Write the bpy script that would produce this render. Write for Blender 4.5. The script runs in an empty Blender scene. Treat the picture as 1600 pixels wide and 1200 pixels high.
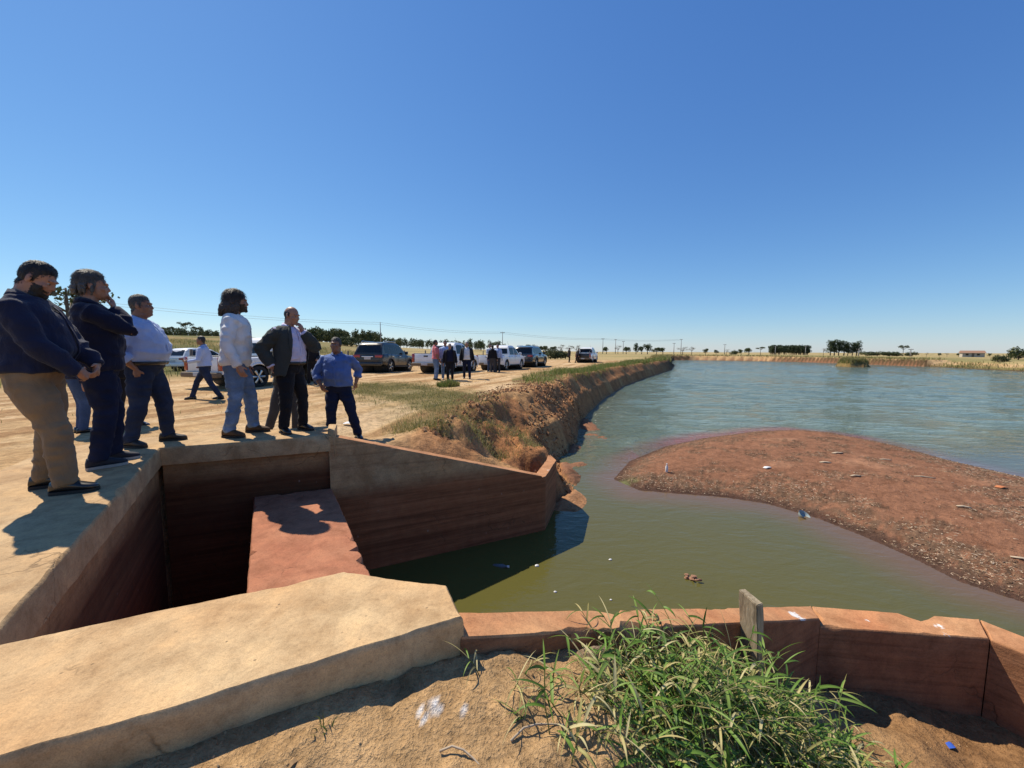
import bpy, bmesh, math, random
import numpy as np
from mathutils import Vector, Matrix, Euler
random.seed(7); rng = np.random.default_rng(7)
sc = bpy.context.scene
C = sc.collection
R = math.radians
# ---------------------------------------------------------------- camera, sky, sun
cam = bpy.data.objects.new('camera', bpy.data.cameras.new('camera'))
C.objects.link(cam)
cam.data.sensor_width = 36; cam.data.lens = 36*610/1600
cam.data.clip_start = 0.05; cam.data.clip_end = 20000
cam.location = (0, 0, 3.0); cam.rotation_euler = (R(90-5.06), R(-.22), 0)
sc.camera = cam
SUN_EL, SUN_AZ = R(52), R(-52.3)          # azimuth from +Y towards +X
w = bpy.data.worlds.new('World'); sc.world = w; w.use_nodes = True
nt = w.node_tree; nt.nodes.clear()
wo = nt.nodes.new('ShaderNodeOutputWorld'); bg = nt.nodes.new('ShaderNodeBackground'); sk = nt.nodes.new('ShaderNodeTexSky')
sk.sky_type = 'NISHITA'; sk.sun_disc = False; sk.sun_elevation = SUN_EL; sk.sun_rotation = SUN_AZ
sk.altitude = 300; sk.air_density = 1.0; sk.dust_density = 0.1; sk.ozone_density = 4.0
bg.inputs[1].default_value = 0.115
spx = nt.nodes.new('ShaderNodeSeparateColor'); cbx = nt.nodes.new('ShaderNodeCombineColor'); nt.links.new(sk.outputs[0], spx.inputs[0])
for i, (a_, g_) in enumerate(((.60, 1.08), (.68, .90), (.80, .62))):       # clear-day grade of the whole sky
    m1 = nt.nodes.new('ShaderNodeMath'); m1.operation = 'MULTIPLY'; m1.inputs[1].default_value = .1367; nt.links.new(spx.outputs[i], m1.inputs[0])
    m2 = nt.nodes.new('ShaderNodeMath'); m2.operation = 'POWER'; m2.inputs[1].default_value = g_; nt.links.new(m1.outputs[0], m2.inputs[0])
    m3 = nt.nodes.new('ShaderNodeMath'); m3.operation = 'MULTIPLY'; m3.inputs[1].default_value = a_/.1367; nt.links.new(m2.outputs[0], m3.inputs[0]); nt.links.new(m3.outputs[0], cbx.inputs[i])
nt.links.new(cbx.outputs[0], bg.inputs[0]); nt.links.new(bg.outputs[0], wo.inputs[0])
sl = bpy.data.lights.new('sun', 'SUN'); sl.energy = 4.7; sl.angle = R(0.53); sl.color = (1, .90, .74)
so = bpy.data.objects.new('sun', sl); C.objects.link(so)
sd = Vector((math.sin(SUN_AZ)*math.cos(SUN_EL), math.cos(SUN_AZ)*math.cos(SUN_EL), math.sin(SUN_EL)))
so.rotation_euler = sd.to_track_quat('Z', 'Y').to_euler(); so.location = sd*60
sc.view_settings.view_transform = 'Standard'; sc.view_settings.look = 'None'
sc.view_settings.exposure = 0.35; sc.view_settings.gamma = 1; sc.view_settings.use_curve_mapping = False

# ---------------------------------------------------------------- noise
_T = rng.random((64, 64, 64))
def vn(P):                                   # value noise, P (n,3) -> -1..1
    P = np.asarray(P, float); i = np.floor(P).astype(int); f = P-i; f = f*f*(3-2*f)
    x0, y0, z0 = i[:, 0] & 63, i[:, 1] & 63, i[:, 2] & 63
    x1, y1, z1 = (x0+1) & 63, (y0+1) & 63, (z0+1) & 63
    fx, fy, fz = f[:, 0], f[:, 1], f[:, 2]
    a = _T[x0, y0, z0]*(1-fx)+_T[x1, y0, z0]*fx; b = _T[x0, y1, z0]*(1-fx)+_T[x1, y1, z0]*fx
    c = _T[x0, y0, z1]*(1-fx)+_T[x1, y0, z1]*fx; d = _T[x0, y1, z1]*(1-fx)+_T[x1, y1, z1]*fx
    return 2*((a*(1-fy)+b*fy)*(1-fz)+(c*(1-fy)+d*fy)*fz)-1
def fbm(x, y, s, o=4, z=0.0):
    r = 0; a = 1; t = 0
    for k in range(o):
        r = r+a*vn(np.stack([x*s+17.3*k, y*s+9.1*k, np.full_like(x, z+k*3.7)], 1)); t += a; a *= .5; s *= 2.07
    return r/t
def sst(a, b, x):
    t = np.clip((x-a)/(b-a), 0, 1); return t*t*(3-2*t)

# ---------------------------------------------------------------- tagging, linking
def tag(o, label=None, cat=None, group=None, kind=None):
    if label: o['label'] = label
    if cat: o['category'] = cat
    if group: o['group'] = group
    if kind: o['kind'] = kind
    return o
def empty(name, loc=(0, 0, 0), rz=0):
    o = bpy.data.objects.new(name, None); C.objects.link(o); o.location = loc; o.rotation_euler = (0, 0, rz)
    o.empty_display_size = .2
    return o
def link(name, me, mat=None, parent=None, loc=None):
    o = bpy.data.objects.new(name, me); C.objects.link(o)
    if mat is not None:
        for m in (mat if isinstance(mat, (list, tuple)) else [mat]):
            me.materials.append(m)
    if parent is not None: o.parent = parent
    if loc is not None: o.location = loc
    return o
def smooth(me, ang=None):
    me.polygons.foreach_set('use_smooth', [True]*len(me.polygons))
    if ang: me.set_sharp_from_angle(angle=R(ang))
class MB:                                     # collects shapes, becomes ONE mesh
    def __init__(s): s.v = []; s.f = []; s.m = []
    def add(s, v, f, m=0):
        o = len(s.v); s.v += [tuple(p) for p in v]; s.f += [tuple(i+o for i in q) for q in f]; s.m += [m]*len(f)
    def box(s, c, d, M=None, m=0):
        x, y, z = d[0]/2, d[1]/2, d[2]/2
        v = [Vector((sx*x, sy*y, sz*z)) for sz in (-1, 1) for sy in (-1, 1) for sx in (-1, 1)]
        if M is not None: v = [M @ p for p in v]
        v = [p+Vector(c) for p in v]
        s.add(v, [(0, 2, 3, 1), (4, 5, 7, 6), (0, 1, 5, 4), (1, 3, 7, 5), (3, 2, 6, 7), (2, 0, 4, 6)], m)
    def tube(s, pts, rad, n=10, m=0, cap=True, round_=False):
        pts = [Vector(p) for p in pts]; rad = [r if isinstance(r, (tuple, list)) else (r, r) for r in rad]
        if round_:
            a, b = pts[0], pts[-1]
            da = (pts[0]-pts[1]).normalized(); db = (pts[-1]-pts[-2]).normalized()
            ra, rb = rad[0], rad[-1]
            pts = [a+da*ra[0]*.9, a+da*ra[0]*.6]+pts+[b+db*rb[0]*.6, b+db*rb[0]*.9]
            rad = [(ra[0]*.35, ra[1]*.35), (ra[0]*.8, ra[1]*.8)]+rad+[(rb[0]*.8, rb[1]*.8), (rb[0]*.35, rb[1]*.35)]
        ref = None; v = []; f = []
        for i, p in enumerate(pts):
            t = (pts[min(i+1, len(pts)-1)]-pts[max(i-1, 0)])
            t = t.normalized() if t.length > 1e-9 else Vector((0, 0, 1))
            if ref is None:
                ref = Vector((1, 0, 0)) if abs(t.x) < .9 else Vector((0, 1, 0))
            x = (ref-t*ref.dot(t)).normalized(); y = t.cross(x); ref = x
            for k in range(n):
                a = 2*math.pi*k/n
                v.append(p+x*math.cos(a)*rad[i][0]+y*math.sin(a)*rad[i][1])
        for i in range(len(pts)-1):
            for k in range(n):
                f.append((i*n+k, i*n+(k+1) % n, (i+1)*n+(k+1) % n, (i+1)*n+k))
        if cap:
            f.append(tuple(range(n-1, -1, -1))); f.append(tuple((len(pts)-1)*n+k for k in range(n)))
        s.add(v, f, m)
    def rings(s, rg, n=20, ex=2.3, M=None, m=0):   # rg: (x,y,z,rx,ry) horizontal superellipse rings
        v = []; f = []
        for (x, y, z, rx, ry) in rg:
            for k in range(n):
                a = 2*math.pi*k/n; c, d = math.cos(a), math.sin(a)
                p = Vector((x+rx*math.copysign(abs(c)**(2/ex), c), y+ry*math.copysign(abs(d)**(2/ex), d), z))
                v.append(M @ p if M is not None else p)
        L = len(rg)
        for i in range(L-1):
            for k in range(n):
                f.append((i*n+k, i*n+(k+1) % n, (i+1)*n+(k+1) % n, (i+1)*n+k))
        f.append(tuple(range(n-1, -1, -1))); f.append(tuple((L-1)*n+k for k in range(n)))
        s.add(v, f, m)
    def ell(s, c, r, M=None, n=14, h=9, m=0):
        v = []; f = []
        for i in range(1, h):
            t = math.pi*i/h
            for k in range(n):
                a = 2*math.pi*k/n
                p = Vector((r[0]*math.sin(t)*math.cos(a), r[1]*math.sin(t)*math.sin(a), r[2]*math.cos(t)))
                v.append((M @ p if M is not None else p)+Vector(c))
        for e in (1, -1):
            p = Vector((0, 0, e*r[2])); v.append((M @ p if M is not None else p)+Vector(c))
        for i in range(h-2):
            for k in range(n):
                f.append((i*n+k, (i+1)*n+k, (i+1)*n+(k+1) % n, i*n+(k+1) % n))
        T, B = (h-1)*n, (h-1)*n+1
        for k in range(n):
            f.append((T, k, (k+1) % n)); f.append((B, (h-2)*n+(k+1) % n, (h-2)*n+k))
        s.add(v, f, m)
    def prism(s, poly, z0, z1, m=0):
        n = len(poly); zt = z1 if hasattr(z1, '__len__') else [z1]*n
        v = [(p[0], p[1], z0) for p in poly]+[(p[0], p[1], zt[i]) for i, p in enumerate(poly)]
        f = [tuple(range(n-1, -1, -1)), tuple(range(n, 2*n))]+[(i, (i+1) % n, n+(i+1) % n, n+i) for i in range(n)]
        s.add(v, f, m)
    def mesh(s, name):
        me = bpy.data.meshes.new(name); me.from_pydata([tuple(p) for p in s.v], [], s.f); me.update()
        if any(s.m): me.polygons.foreach_set('material_index', s.m)
        return me
    def build(s, name, mat, parent=None, sm=None, bevel=0, loc=None):
        me = s.mesh(name)
        if bevel:
            bm = bmesh.new(); bm.from_mesh(me)
            bmesh.ops.bevel(bm, geom=[e for e in bm.edges if len(e.link_faces) == 2 and e.calc_face_angle(0) > .5], offset=bevel, segments=2, profile=.5, affect='EDGES', clamp_overlap=True)
            bm.to_mesh(me); bm.free()
        if sm: smooth(me, sm if sm is not True else None)
        return link(name, me, mat, parent, loc)
def remesh(mb, name, vox, it=2, fac=.5, wr=0, ws=14, adapt=0.0):
    me = mb.mesh(name); o = bpy.data.objects.new('tmp', me); C.objects.link(o)
    m = o.modifiers.new('r', 'REMESH'); m.mode = 'VOXEL'; m.voxel_size = vox; m.adaptivity = adapt
    if it:
        s = o.modifiers.new('s', 'SMOOTH'); s.factor = fac; s.iterations = it
    dg = bpy.context.evaluated_depsgraph_get(); dg.update()
    out = bpy.data.meshes.new_from_object(o.evaluated_get(dg)); out.name = name
    bpy.data.objects.remove(o); bpy.data.meshes.remove(me)
    out.materials.clear()
    if wr:
        n = len(out.vertices); co = np.empty(n*3); out.vertices.foreach_get('co', co); co = co.reshape(-1, 3)
        no = np.empty(n*3); out.vertices.foreach_get('normal', no); no = no.reshape(-1, 3)
        off = rng.random(3)*40
        a = vn(co*np.array([ws, ws, ws*1.5])+off); b = vn(co*np.array([ws*1.8, ws*1.8, ws*3])+off*2)
        d = wr*(1-2*np.abs(a))+wr*.6*b
        co = co+no*d[:, None]; out.vertices.foreach_set('co', co.ravel()); out.update()
    smooth(out)
    return out

# ---------------------------------------------------------------- materials
class NT:
    def __init__(s, name):
        s.m = bpy.data.materials.new(name); s.m.use_nodes = True; s.t = s.m.node_tree
        s.b = s.t.nodes['Principled BSDF']; s.out = s.t.nodes['Material Output']
    def n(s, ty, **k):
        x = s.t.nodes.new('ShaderNode'+ty)
        for a, b in k.items():
            if a.startswith('i_'):
                q = a[2:]; q = int(q) if q.isdigit() else q.replace('_', ' ')
                x.inputs[q].default_value = b
            else: setattr(x, a, b)
        return x
    def l(s, a, b): s.t.links.new(a, b)
    def pos(s, scale=(1, 1, 1), obj=True, rot=(0, 0, 0)):
        t = s.n('TexCoord'); m = s.n('Mapping'); m.inputs['Scale'].default_value = scale; m.inputs['Rotation'].default_value = rot
        s.l(t.outputs['Object'] if obj else t.outputs['Generated'], m.inputs[0]); return m.outputs[0]
    def noise(s, scale, vec=None, detail=4, rough=.55, dist=0):
        x = s.n('TexNoise'); x.inputs['Scale'].default_value = scale; x.inputs['Detail'].default_value = detail
        x.inputs['Roughness'].default_value = rough; x.inputs['Distortion'].default_value = dist
        if vec is not None: s.l(vec, x.inputs['Vector'])
        return x.outputs[0]
    def ramp(s, f, pts):
        r = s.n('ValToRGB'); e = r.color_ramp.elements
        while len(e) < len(pts): e.new(.5)
        for i, (p, c) in enumerate(pts):
            e[i].position = p; e[i].color = c if len(c) == 4 else (*c, 1)
        s.l(f, r.inputs[0]); return r.outputs[0]
    def mix(s, a, b, f, mode='MIX'):
        x = s.n('Mix', data_type='RGBA', blend_type=mode)
        for v, i in ((f, 0), (a, 6), (b, 7)):
            if hasattr(v, 'is_linked'): s.l(v, x.inputs[i])
            elif i == 0: x.inputs[0].default_value = v
            else: x.inputs[i].default_value = (*v, 1) if len(v) == 3 else v
        return x.outputs[2]
    def math(s, op, a, b=0., c=None):
        x = s.n('Math', operation=op)
        for i, v in enumerate((a, b) if c is None else (a, b, c)):
            if hasattr(v, 'is_linked'): s.l(v, x.inputs[i])
            else: x.inputs[i].default_value = v
        return x.outputs[0]
    def bump(s, h, st, dist=.01, prev=None):
        x = s.n('Bump'); x.inputs['Strength'].default_value = st; x.inputs['Distance'].default_value = dist
        s.l(h, x.inputs['Height'])
        if prev is not None: s.l(prev, x.inputs['Normal'])
        return x.outputs[0]
    def set(s, col=None, rough=None, norm=None, **k):
        for v, nme in ((col, 'Base Color'), (rough, 'Roughness'), (norm, 'Normal')):
            if v is None: continue
            if hasattr(v, 'is_linked'): s.l(v, s.b.inputs[nme])
            else: s.b.inputs[nme].default_value = (*v, 1) if nme == 'Base Color' else v
        for a, b in k.items(): s.b.inputs[a.replace('_', ' ')].default_value = b
        return s.m
def plain(name, col, rough=.6, var=.12, sc_=30, **k):
    t = NT(name); n = t.noise(sc_, t.pos(), 3)
    c = t.ramp(n, [(.3, tuple(x*(1-var) for x in col)), (.7, tuple(min(1, x*(1+var)) for x in col))])
    return t.set(c, rough, **k)
def cloth(name, col, rough=.85, weave=True):
    t = NT(name); p = t.pos(); n = t.noise(6, p, 3); n2 = t.noise(420, p, 2)
    c = t.ramp(n, [(.3, tuple(x*.86 for x in col)), (.72, tuple(min(1, x*1.1) for x in col))])
    c = t.mix(c, (.5, .5, .5), .18, 'OVERLAY') if False else c
    b = t.bump(n2, .25, .002); b = t.bump(t.noise(15, t.pos((1, 1, .5), rot=(.5, .4, 0)), 4, .6, .8), .6, .022, b)
    return t.set(c, rough, b, Sheen_Weight=.1, Specular_IOR_Level=.2)
def denim(name, col, fade=1.5):
    t = NT(name); p = t.pos(); n = t.noise(5, p, 4); n2 = t.noise(300, p, 2)
    c = t.ramp(n, [(.32, tuple(x*.75 for x in col)), (.55, col), (.78, tuple(min(1, x*fade) for x in col))])
    c = t.mix(c, t.ramp(n2, [(.35, (.7, .7, .7)), (.65, (1.25, 1.25, 1.25))]), 1, 'MULTIPLY')
    b = t.bump(t.noise(24, p, 3), .45, .012)
    return t.set(c, .9, b, Specular_IOR_Level=.2)
def skin(name, col):
    t = NT(name); p = t.pos(); n = t.noise(22, p, 4)
    c = t.ramp(n, [(.3, (col[0]*.82, col[1]*.75, col[2]*.72)), (.7, col)])
    return t.set(c, .5, t.bump(t.noise(160, p, 2), .12, .003), Subsurface_Weight=.06, Subsurface_Radius=(.012, .005, .003), Subsurface_Scale=1.0)
def hairmat(name, col):
    t = NT(name); p = t.pos((60, 60, 14)); n = t.noise(3, p, 4)
    c = t.ramp(n, [(.3, tuple(x*.45 for x in col)), (.7, tuple(min(1, x*1.5) for x in col))])
    return t.set(c, .55, t.bump(n, .8, .006))
def attr_mat(name, rough=.9, trans=0.0):
    t = NT(name); a = t.n('Attribute', attribute_name='Col')
    c = a.outputs['Color']
    t.set(c, rough, Specular_IOR_Level=.25)
    if trans:
        tr = t.n('BsdfTranslucent'); t.l(c, tr.inputs[0]); mx = t.n('MixShader'); mx.inputs[0].default_value = trans
        t.l(t.b.outputs[0], mx.inputs[1]); t.l(tr.outputs[0], mx.inputs[2]); t.l(mx.outputs[0], t.out.inputs[0])
    return t.m
def concrete(name, tan, red, redness=.35, stain=None, rough=.9, lines=0.0, splash=None, pit=.5, wetk=1.0):
    """tan concrete with soil-red wash; stain=(z_low,z_high): damp red-brown below the old water line; splash: white paint spots"""
    t = NT(name); p = t.pos()
    n1 = t.noise(1.7, p, 6, .6); n2 = t.noise(9, p, 5, .6); n3 = t.noise(60, p, 3, .6)
    c = t.mix(tan, red, t.ramp(n1, [(.5-redness*.35, (0, 0, 0)), (.95-redness*.45, (1, 1, 1))]))
    c = t.mix(c, t.ramp(n2, [(.25, (.82, .8, .78)), (.5, (1, 1, 1)), (.75, (1.12, 1.1, 1.07))]), 1, 'MULTIPLY')
    c = t.mix(c, t.ramp(n3, [(.28, (.84, .83, .81)), (.46, (1, 1, 1)), (.7, (1.08, 1.08, 1.06))]), 1, 'MULTIPLY')
    n4 = t.noise(4.2, t.pos((1, 1, 1)), 9, .72, .4); n5 = t.noise(230, p, 2, .6)
    c = t.mix(c, t.ramp(n4, [(.36, (.80, .76, .72)), (.5, (1, 1, 1)), (.60, (1.16, 1.15, 1.12))]), 1, 'MULTIPLY')
    c = t.mix(c, t.ramp(n5, [(.3, (.8, .8, .8)), (.5, (1, 1, 1)), (.7, (1.12, 1.12, 1.12))]), 1, 'MULTIPLY')
    # small dark pits and pale chips
    v = t.n('TexVoronoi'); v.inputs['Scale'].default_value = 17; t.l(p, v.inputs['Vector'])
    pm = t.math('MULTIPLY', t.ramp(v.outputs['Distance'], [(.0, (1, 1, 1)), (.11, (0, 0, 0))]), t.ramp(n2, [(.5, (0, 0, 0)), (.62, (1, 1, 1))]))
    c = t.mix(c, (.06, .045, .03), t.math('MULTIPLY', pm, pit))
    h = t.math('ADD', t.math('MULTIPLY', n3, .5), t.math('MULTIPLY', n2, 1.0)); h = t.math('SUBTRACT', h, pm)
    if lines:
        g = t.n('NewGeometry'); sp = t.n('SeparateXYZ'); t.l(g.outputs['Position'], sp.inputs[0])
        pl = t.pos((.8, .8, 20)); ln = t.noise(1.0, pl, 6, .7, .5)
        c = t.mix(c, t.ramp(ln, [(.36, (.5, .44, .4)), (.5, (1, 1, 1)), (.66, (1.25, 1.2, 1.1))]), lines, 'MULTIPLY')
        h = t.math('ADD', h, t.math('MULTIPLY', ln, 1.4))
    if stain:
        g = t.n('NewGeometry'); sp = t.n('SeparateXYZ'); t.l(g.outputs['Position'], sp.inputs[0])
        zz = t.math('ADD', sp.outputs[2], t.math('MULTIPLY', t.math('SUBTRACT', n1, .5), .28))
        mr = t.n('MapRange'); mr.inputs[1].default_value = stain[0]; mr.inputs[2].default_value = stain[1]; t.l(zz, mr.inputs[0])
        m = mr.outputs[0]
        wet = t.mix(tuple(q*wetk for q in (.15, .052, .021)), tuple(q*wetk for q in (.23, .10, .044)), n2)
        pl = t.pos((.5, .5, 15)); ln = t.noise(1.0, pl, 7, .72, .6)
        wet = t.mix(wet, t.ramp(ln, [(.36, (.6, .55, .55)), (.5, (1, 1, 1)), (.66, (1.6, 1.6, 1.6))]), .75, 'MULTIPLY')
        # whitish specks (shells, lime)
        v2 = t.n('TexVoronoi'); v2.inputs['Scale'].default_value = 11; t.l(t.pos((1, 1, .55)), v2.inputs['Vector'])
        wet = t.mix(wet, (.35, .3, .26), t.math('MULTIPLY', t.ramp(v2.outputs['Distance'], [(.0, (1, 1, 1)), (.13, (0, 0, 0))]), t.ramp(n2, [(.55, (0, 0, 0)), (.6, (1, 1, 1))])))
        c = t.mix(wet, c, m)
    if splash:
        sn = t.noise(2.3, p, 5, .7); c = t.mix(c, (.72, .7, .66), t.ramp(sn, [(splash, (0, 0, 0)), (splash+.03, (1, 1, 1))]))
    mu = t.n('TexMusgrave') if False else None
    cr = t.n('TexVoronoi', feature='DISTANCE_TO_EDGE'); cr.inputs['Scale'].default_value = .8
    wv = t.n('VectorMath', operation='ADD'); nv = t.n('TexNoise'); nv.inputs['Scale'].default_value = 2.2; nv.inputs['Detail'].default_value = 5; t.l(p, nv.inputs['Vector']); t.l(p, wv.inputs[0]); t.l(nv.outputs['Color'], wv.inputs[1]); t.l(wv.outputs[0], cr.inputs['Vector'])
    ck = t.math('MULTIPLY', t.ramp(cr.outputs['Distance'], [(.0, (1, 1, 1)), (.009, (0, 0, 0))]), t.ramp(n1, [(.5, (0, 0, 0)), (.6, (1, 1, 1))]))
    c = t.mix(c, (.07, .045, .025), t.math('MULTIPLY', ck, .55)); h = t.math('SUBTRACT', h, ck)
    b = t.bump(h, .5, .010)
    return t.set(c, rough, b, Specular_IOR_Level=.25)

MAT = {}
TAN, RED = (.50, .365, .225), (.40, .21, .105)
MAT['slab'] = concrete('concrete_slab_tan', (.53, .375, .205), (.47, .28, .13), .5, pit=1.0)
MAT['deck'] = concrete('concrete_deck', (.47, .33, .18), (.42, .26, .125), .45)
MAT['basin'] = concrete('concrete_basin_wall', (.42, .285, .15), (.38, .21, .095), .4, stain=(1.02, 1.24), lines=.4, wetk=1.25)
MAT['pitwall'] = concrete('concrete_pit_wall', (.36, .235, .12), (.3, .15, .065), .4, stain=(1.40, 1.6), lines=.4, wetk=.6)  # damp stain scaled darker, painting some of the pit's shade into it
MAT['wing'] = concrete('concrete_wing_red', (.44, .23, .115), (.38, .17, .075), .5, lines=0, splash=.67)
MAT['nearwing'] = concrete('concrete_near_wing', (.50, .27, .13), (.42, .17, .075), .5, splash=.635)
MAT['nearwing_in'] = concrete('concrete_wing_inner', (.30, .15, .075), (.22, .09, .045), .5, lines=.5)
MAT['sill'] = concrete('concrete_sill_red', (.40, .18, .10), (.33, .12, .065), .5, pit=.8)
MAT['black'] = plain('black_rubber', (.015, .015, .016), .75)
MAT['dark'] = plain('dark_plastic', (.02, .02, .022), .5)
MAT['steel'] = plain('alloy', (.5, .5, .5), .3, Metallic=1.0)
MAT['chrome'] = plain('chrome', (.75, .75, .75), .12, .03, Metallic=1.0)
MAT['wpaint'] = plain('white_paint', (.78, .77, .74), .35, .05, 3, Coat_Weight=.6, Coat_Roughness=.06)
MAT['kpaint'] = plain('black_paint', (.012, .012, .013), .4, .2, 3, Coat_Weight=.45, Coat_Roughness=.12)
MAT['bpaint'] = plain('dark_blue_paint', (.014, .02, .028), .25, .2, 3, Coat_Weight=1.0, Coat_Roughness=.04)
MAT['glass'] = plain('dark_glass', (.010, .012, .013), .06, .1, Specular_IOR_Level=.4)
MAT['tail'] = plain('tail_lamp_red', (.32, .012, .01), .12, .2, Coat_Weight=1.0)
MAT['lampw'] = plain('lamp_clear', (.7, .7, .7), .1, .05)
MAT['plate'] = plain('plate_grey', (.45, .46, .47), .5)
MAT['dust'] = plain('dusty_bumper', (.16, .115, .07), .8)
MAT['wood'] = None

# ---------------------------------------------------------------- the lie of the land
C1, C2, WA, WB = (-3.89, 4.24), (-2.31, 4.88), (.56, 6.27), (.85, 7.24)
SHORE = [(.74, 7.3), (.92, 7.4), (1.21, 7.72), (1.38, 8.27), (1.21, 9.0), (1.32, 10.65), (1.7, 11.33), (2.15, 12.54), (2.66, 15.23), (3.65, 18.36), (5.75, 24.0), (9.25, 32.09), (14.37, 41.65), (24.29, 59.23), (31.87, 76.58), (40, 98), (47.62, 115.0), (56, 118.7), (69.4, 111.5), (75.3, 102.2), (77.5, 91.95), (79.5, 72.06), (77, 65.6), (75.5, 55.6), (82, 40), (80, 15), (60, -20)]
WALLS = [(30, -20), (4.8, 0.55), (3.52, 2.72), (2.36, 2.86), (-.1, 1.58), (-.3, 1.5), (-2.0, .9), (-3.3, .3), (-4.05, 4.32), (-2.38, 4.98), (.5, 6.38), (.74, 7.3)]
BASIN = [(-3.3, .3), (-4.05, 4.32), (-2.38, 4.98), (-1.0, 2.6), (-.3, 1.5), (-2.0, .9)]
BAR = [(2.39, 8.86), (3.2, 10.33), (4.79, 11.95), (6.55, 13.1), (9.01, 14.26), (10.6, 14.49), (11.58, 13.92), (12.13, 12.11), (12.0, 10.21), (12.2, 8.2), (11.2, 5.8), (8.6, 4.0), (6.9, 3.9), (6.16, 4.45), (5.87, 4.87), (5.86, 5.43), (5.73, 6.12), (5.52, 6.77), (5.04, 7.45), (4.34, 7.79), (3.5, 7.97), (2.75, 8.16)]
ISLE = [(61.5, 71.2), (65.4, 70.7), (66.4, 73), (65.5, 76), (62, 75.5)]
GRASS = [(-6.2, 15.5), (-4.0, 15.6), (-1.2, 12.2), (.45, 10.2), (.35, 8.6), (-.3, 8.2), (-.75, 7.3), (-1.5, 6.9), (-2.1, 8.3), (-3.6, 10.2), (-5.3, 11.8)]
def segd(x, y, pts, closed=True):
    d = np.full(x.shape, 1e9); n = len(pts)
    for i in range(n if closed else n-1):
        a, b = pts[i], pts[(i+1) % n]; ex, ey = b[0]-a[0], b[1]-a[1]; L = ex*ex+ey*ey+1e-12
        t = np.clip(((x-a[0])*ex+(y-a[1])*ey)/L, 0, 1)
        d = np.minimum(d, np.hypot(x-a[0]-t*ex, y-a[1]-t*ey))
    return d
def inside(x, y, pts):
    r = np.zeros(x.shape, bool); n = len(pts)
    for i in range(n):
        a, b = pts[i], pts[(i+1) % n]
        if a[1] == b[1]: continue
        c = ((a[1] > y) != (b[1] > y)) & (x < (b[0]-a[0])*(y-a[1])/(b[1]-a[1])+a[0]); r ^= c
    return r
LAKE = SHORE+WALLS
FC = np.array([(-2.4, .4, 1.74), (-1.4, .9, 1.76), (-.8, 1.2, 1.765), (-.2, 1.45, 1.74), (-.6, .8, 1.72), (-.1, 1.15, 1.72), (0, 0, 1.45), (.25, 1.4, 1.66), (.0, 1.5, 1.71), (.22, 1.66, 1.60), (.5, 1.82, 1.44), (.75, 1.95, 1.30), (1.0, 2.08, 1.16), (1.5, 2.35, .90), (1.9, 2.55, .66), (.7, 1.5, 1.40), (2.4, 2.65, .42), (3.4, 2.5, .34), (1, 1, 1.3), (2, 1.5, .85), (2.2, 2.2, .62), (3, 1, .6), (3, 0, .8), (1, 0, 1.25), (5, -1, .8), (-2, -1, 1.5), (1.2, 1.5, 1.2), (3, 2, .42)])
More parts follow.
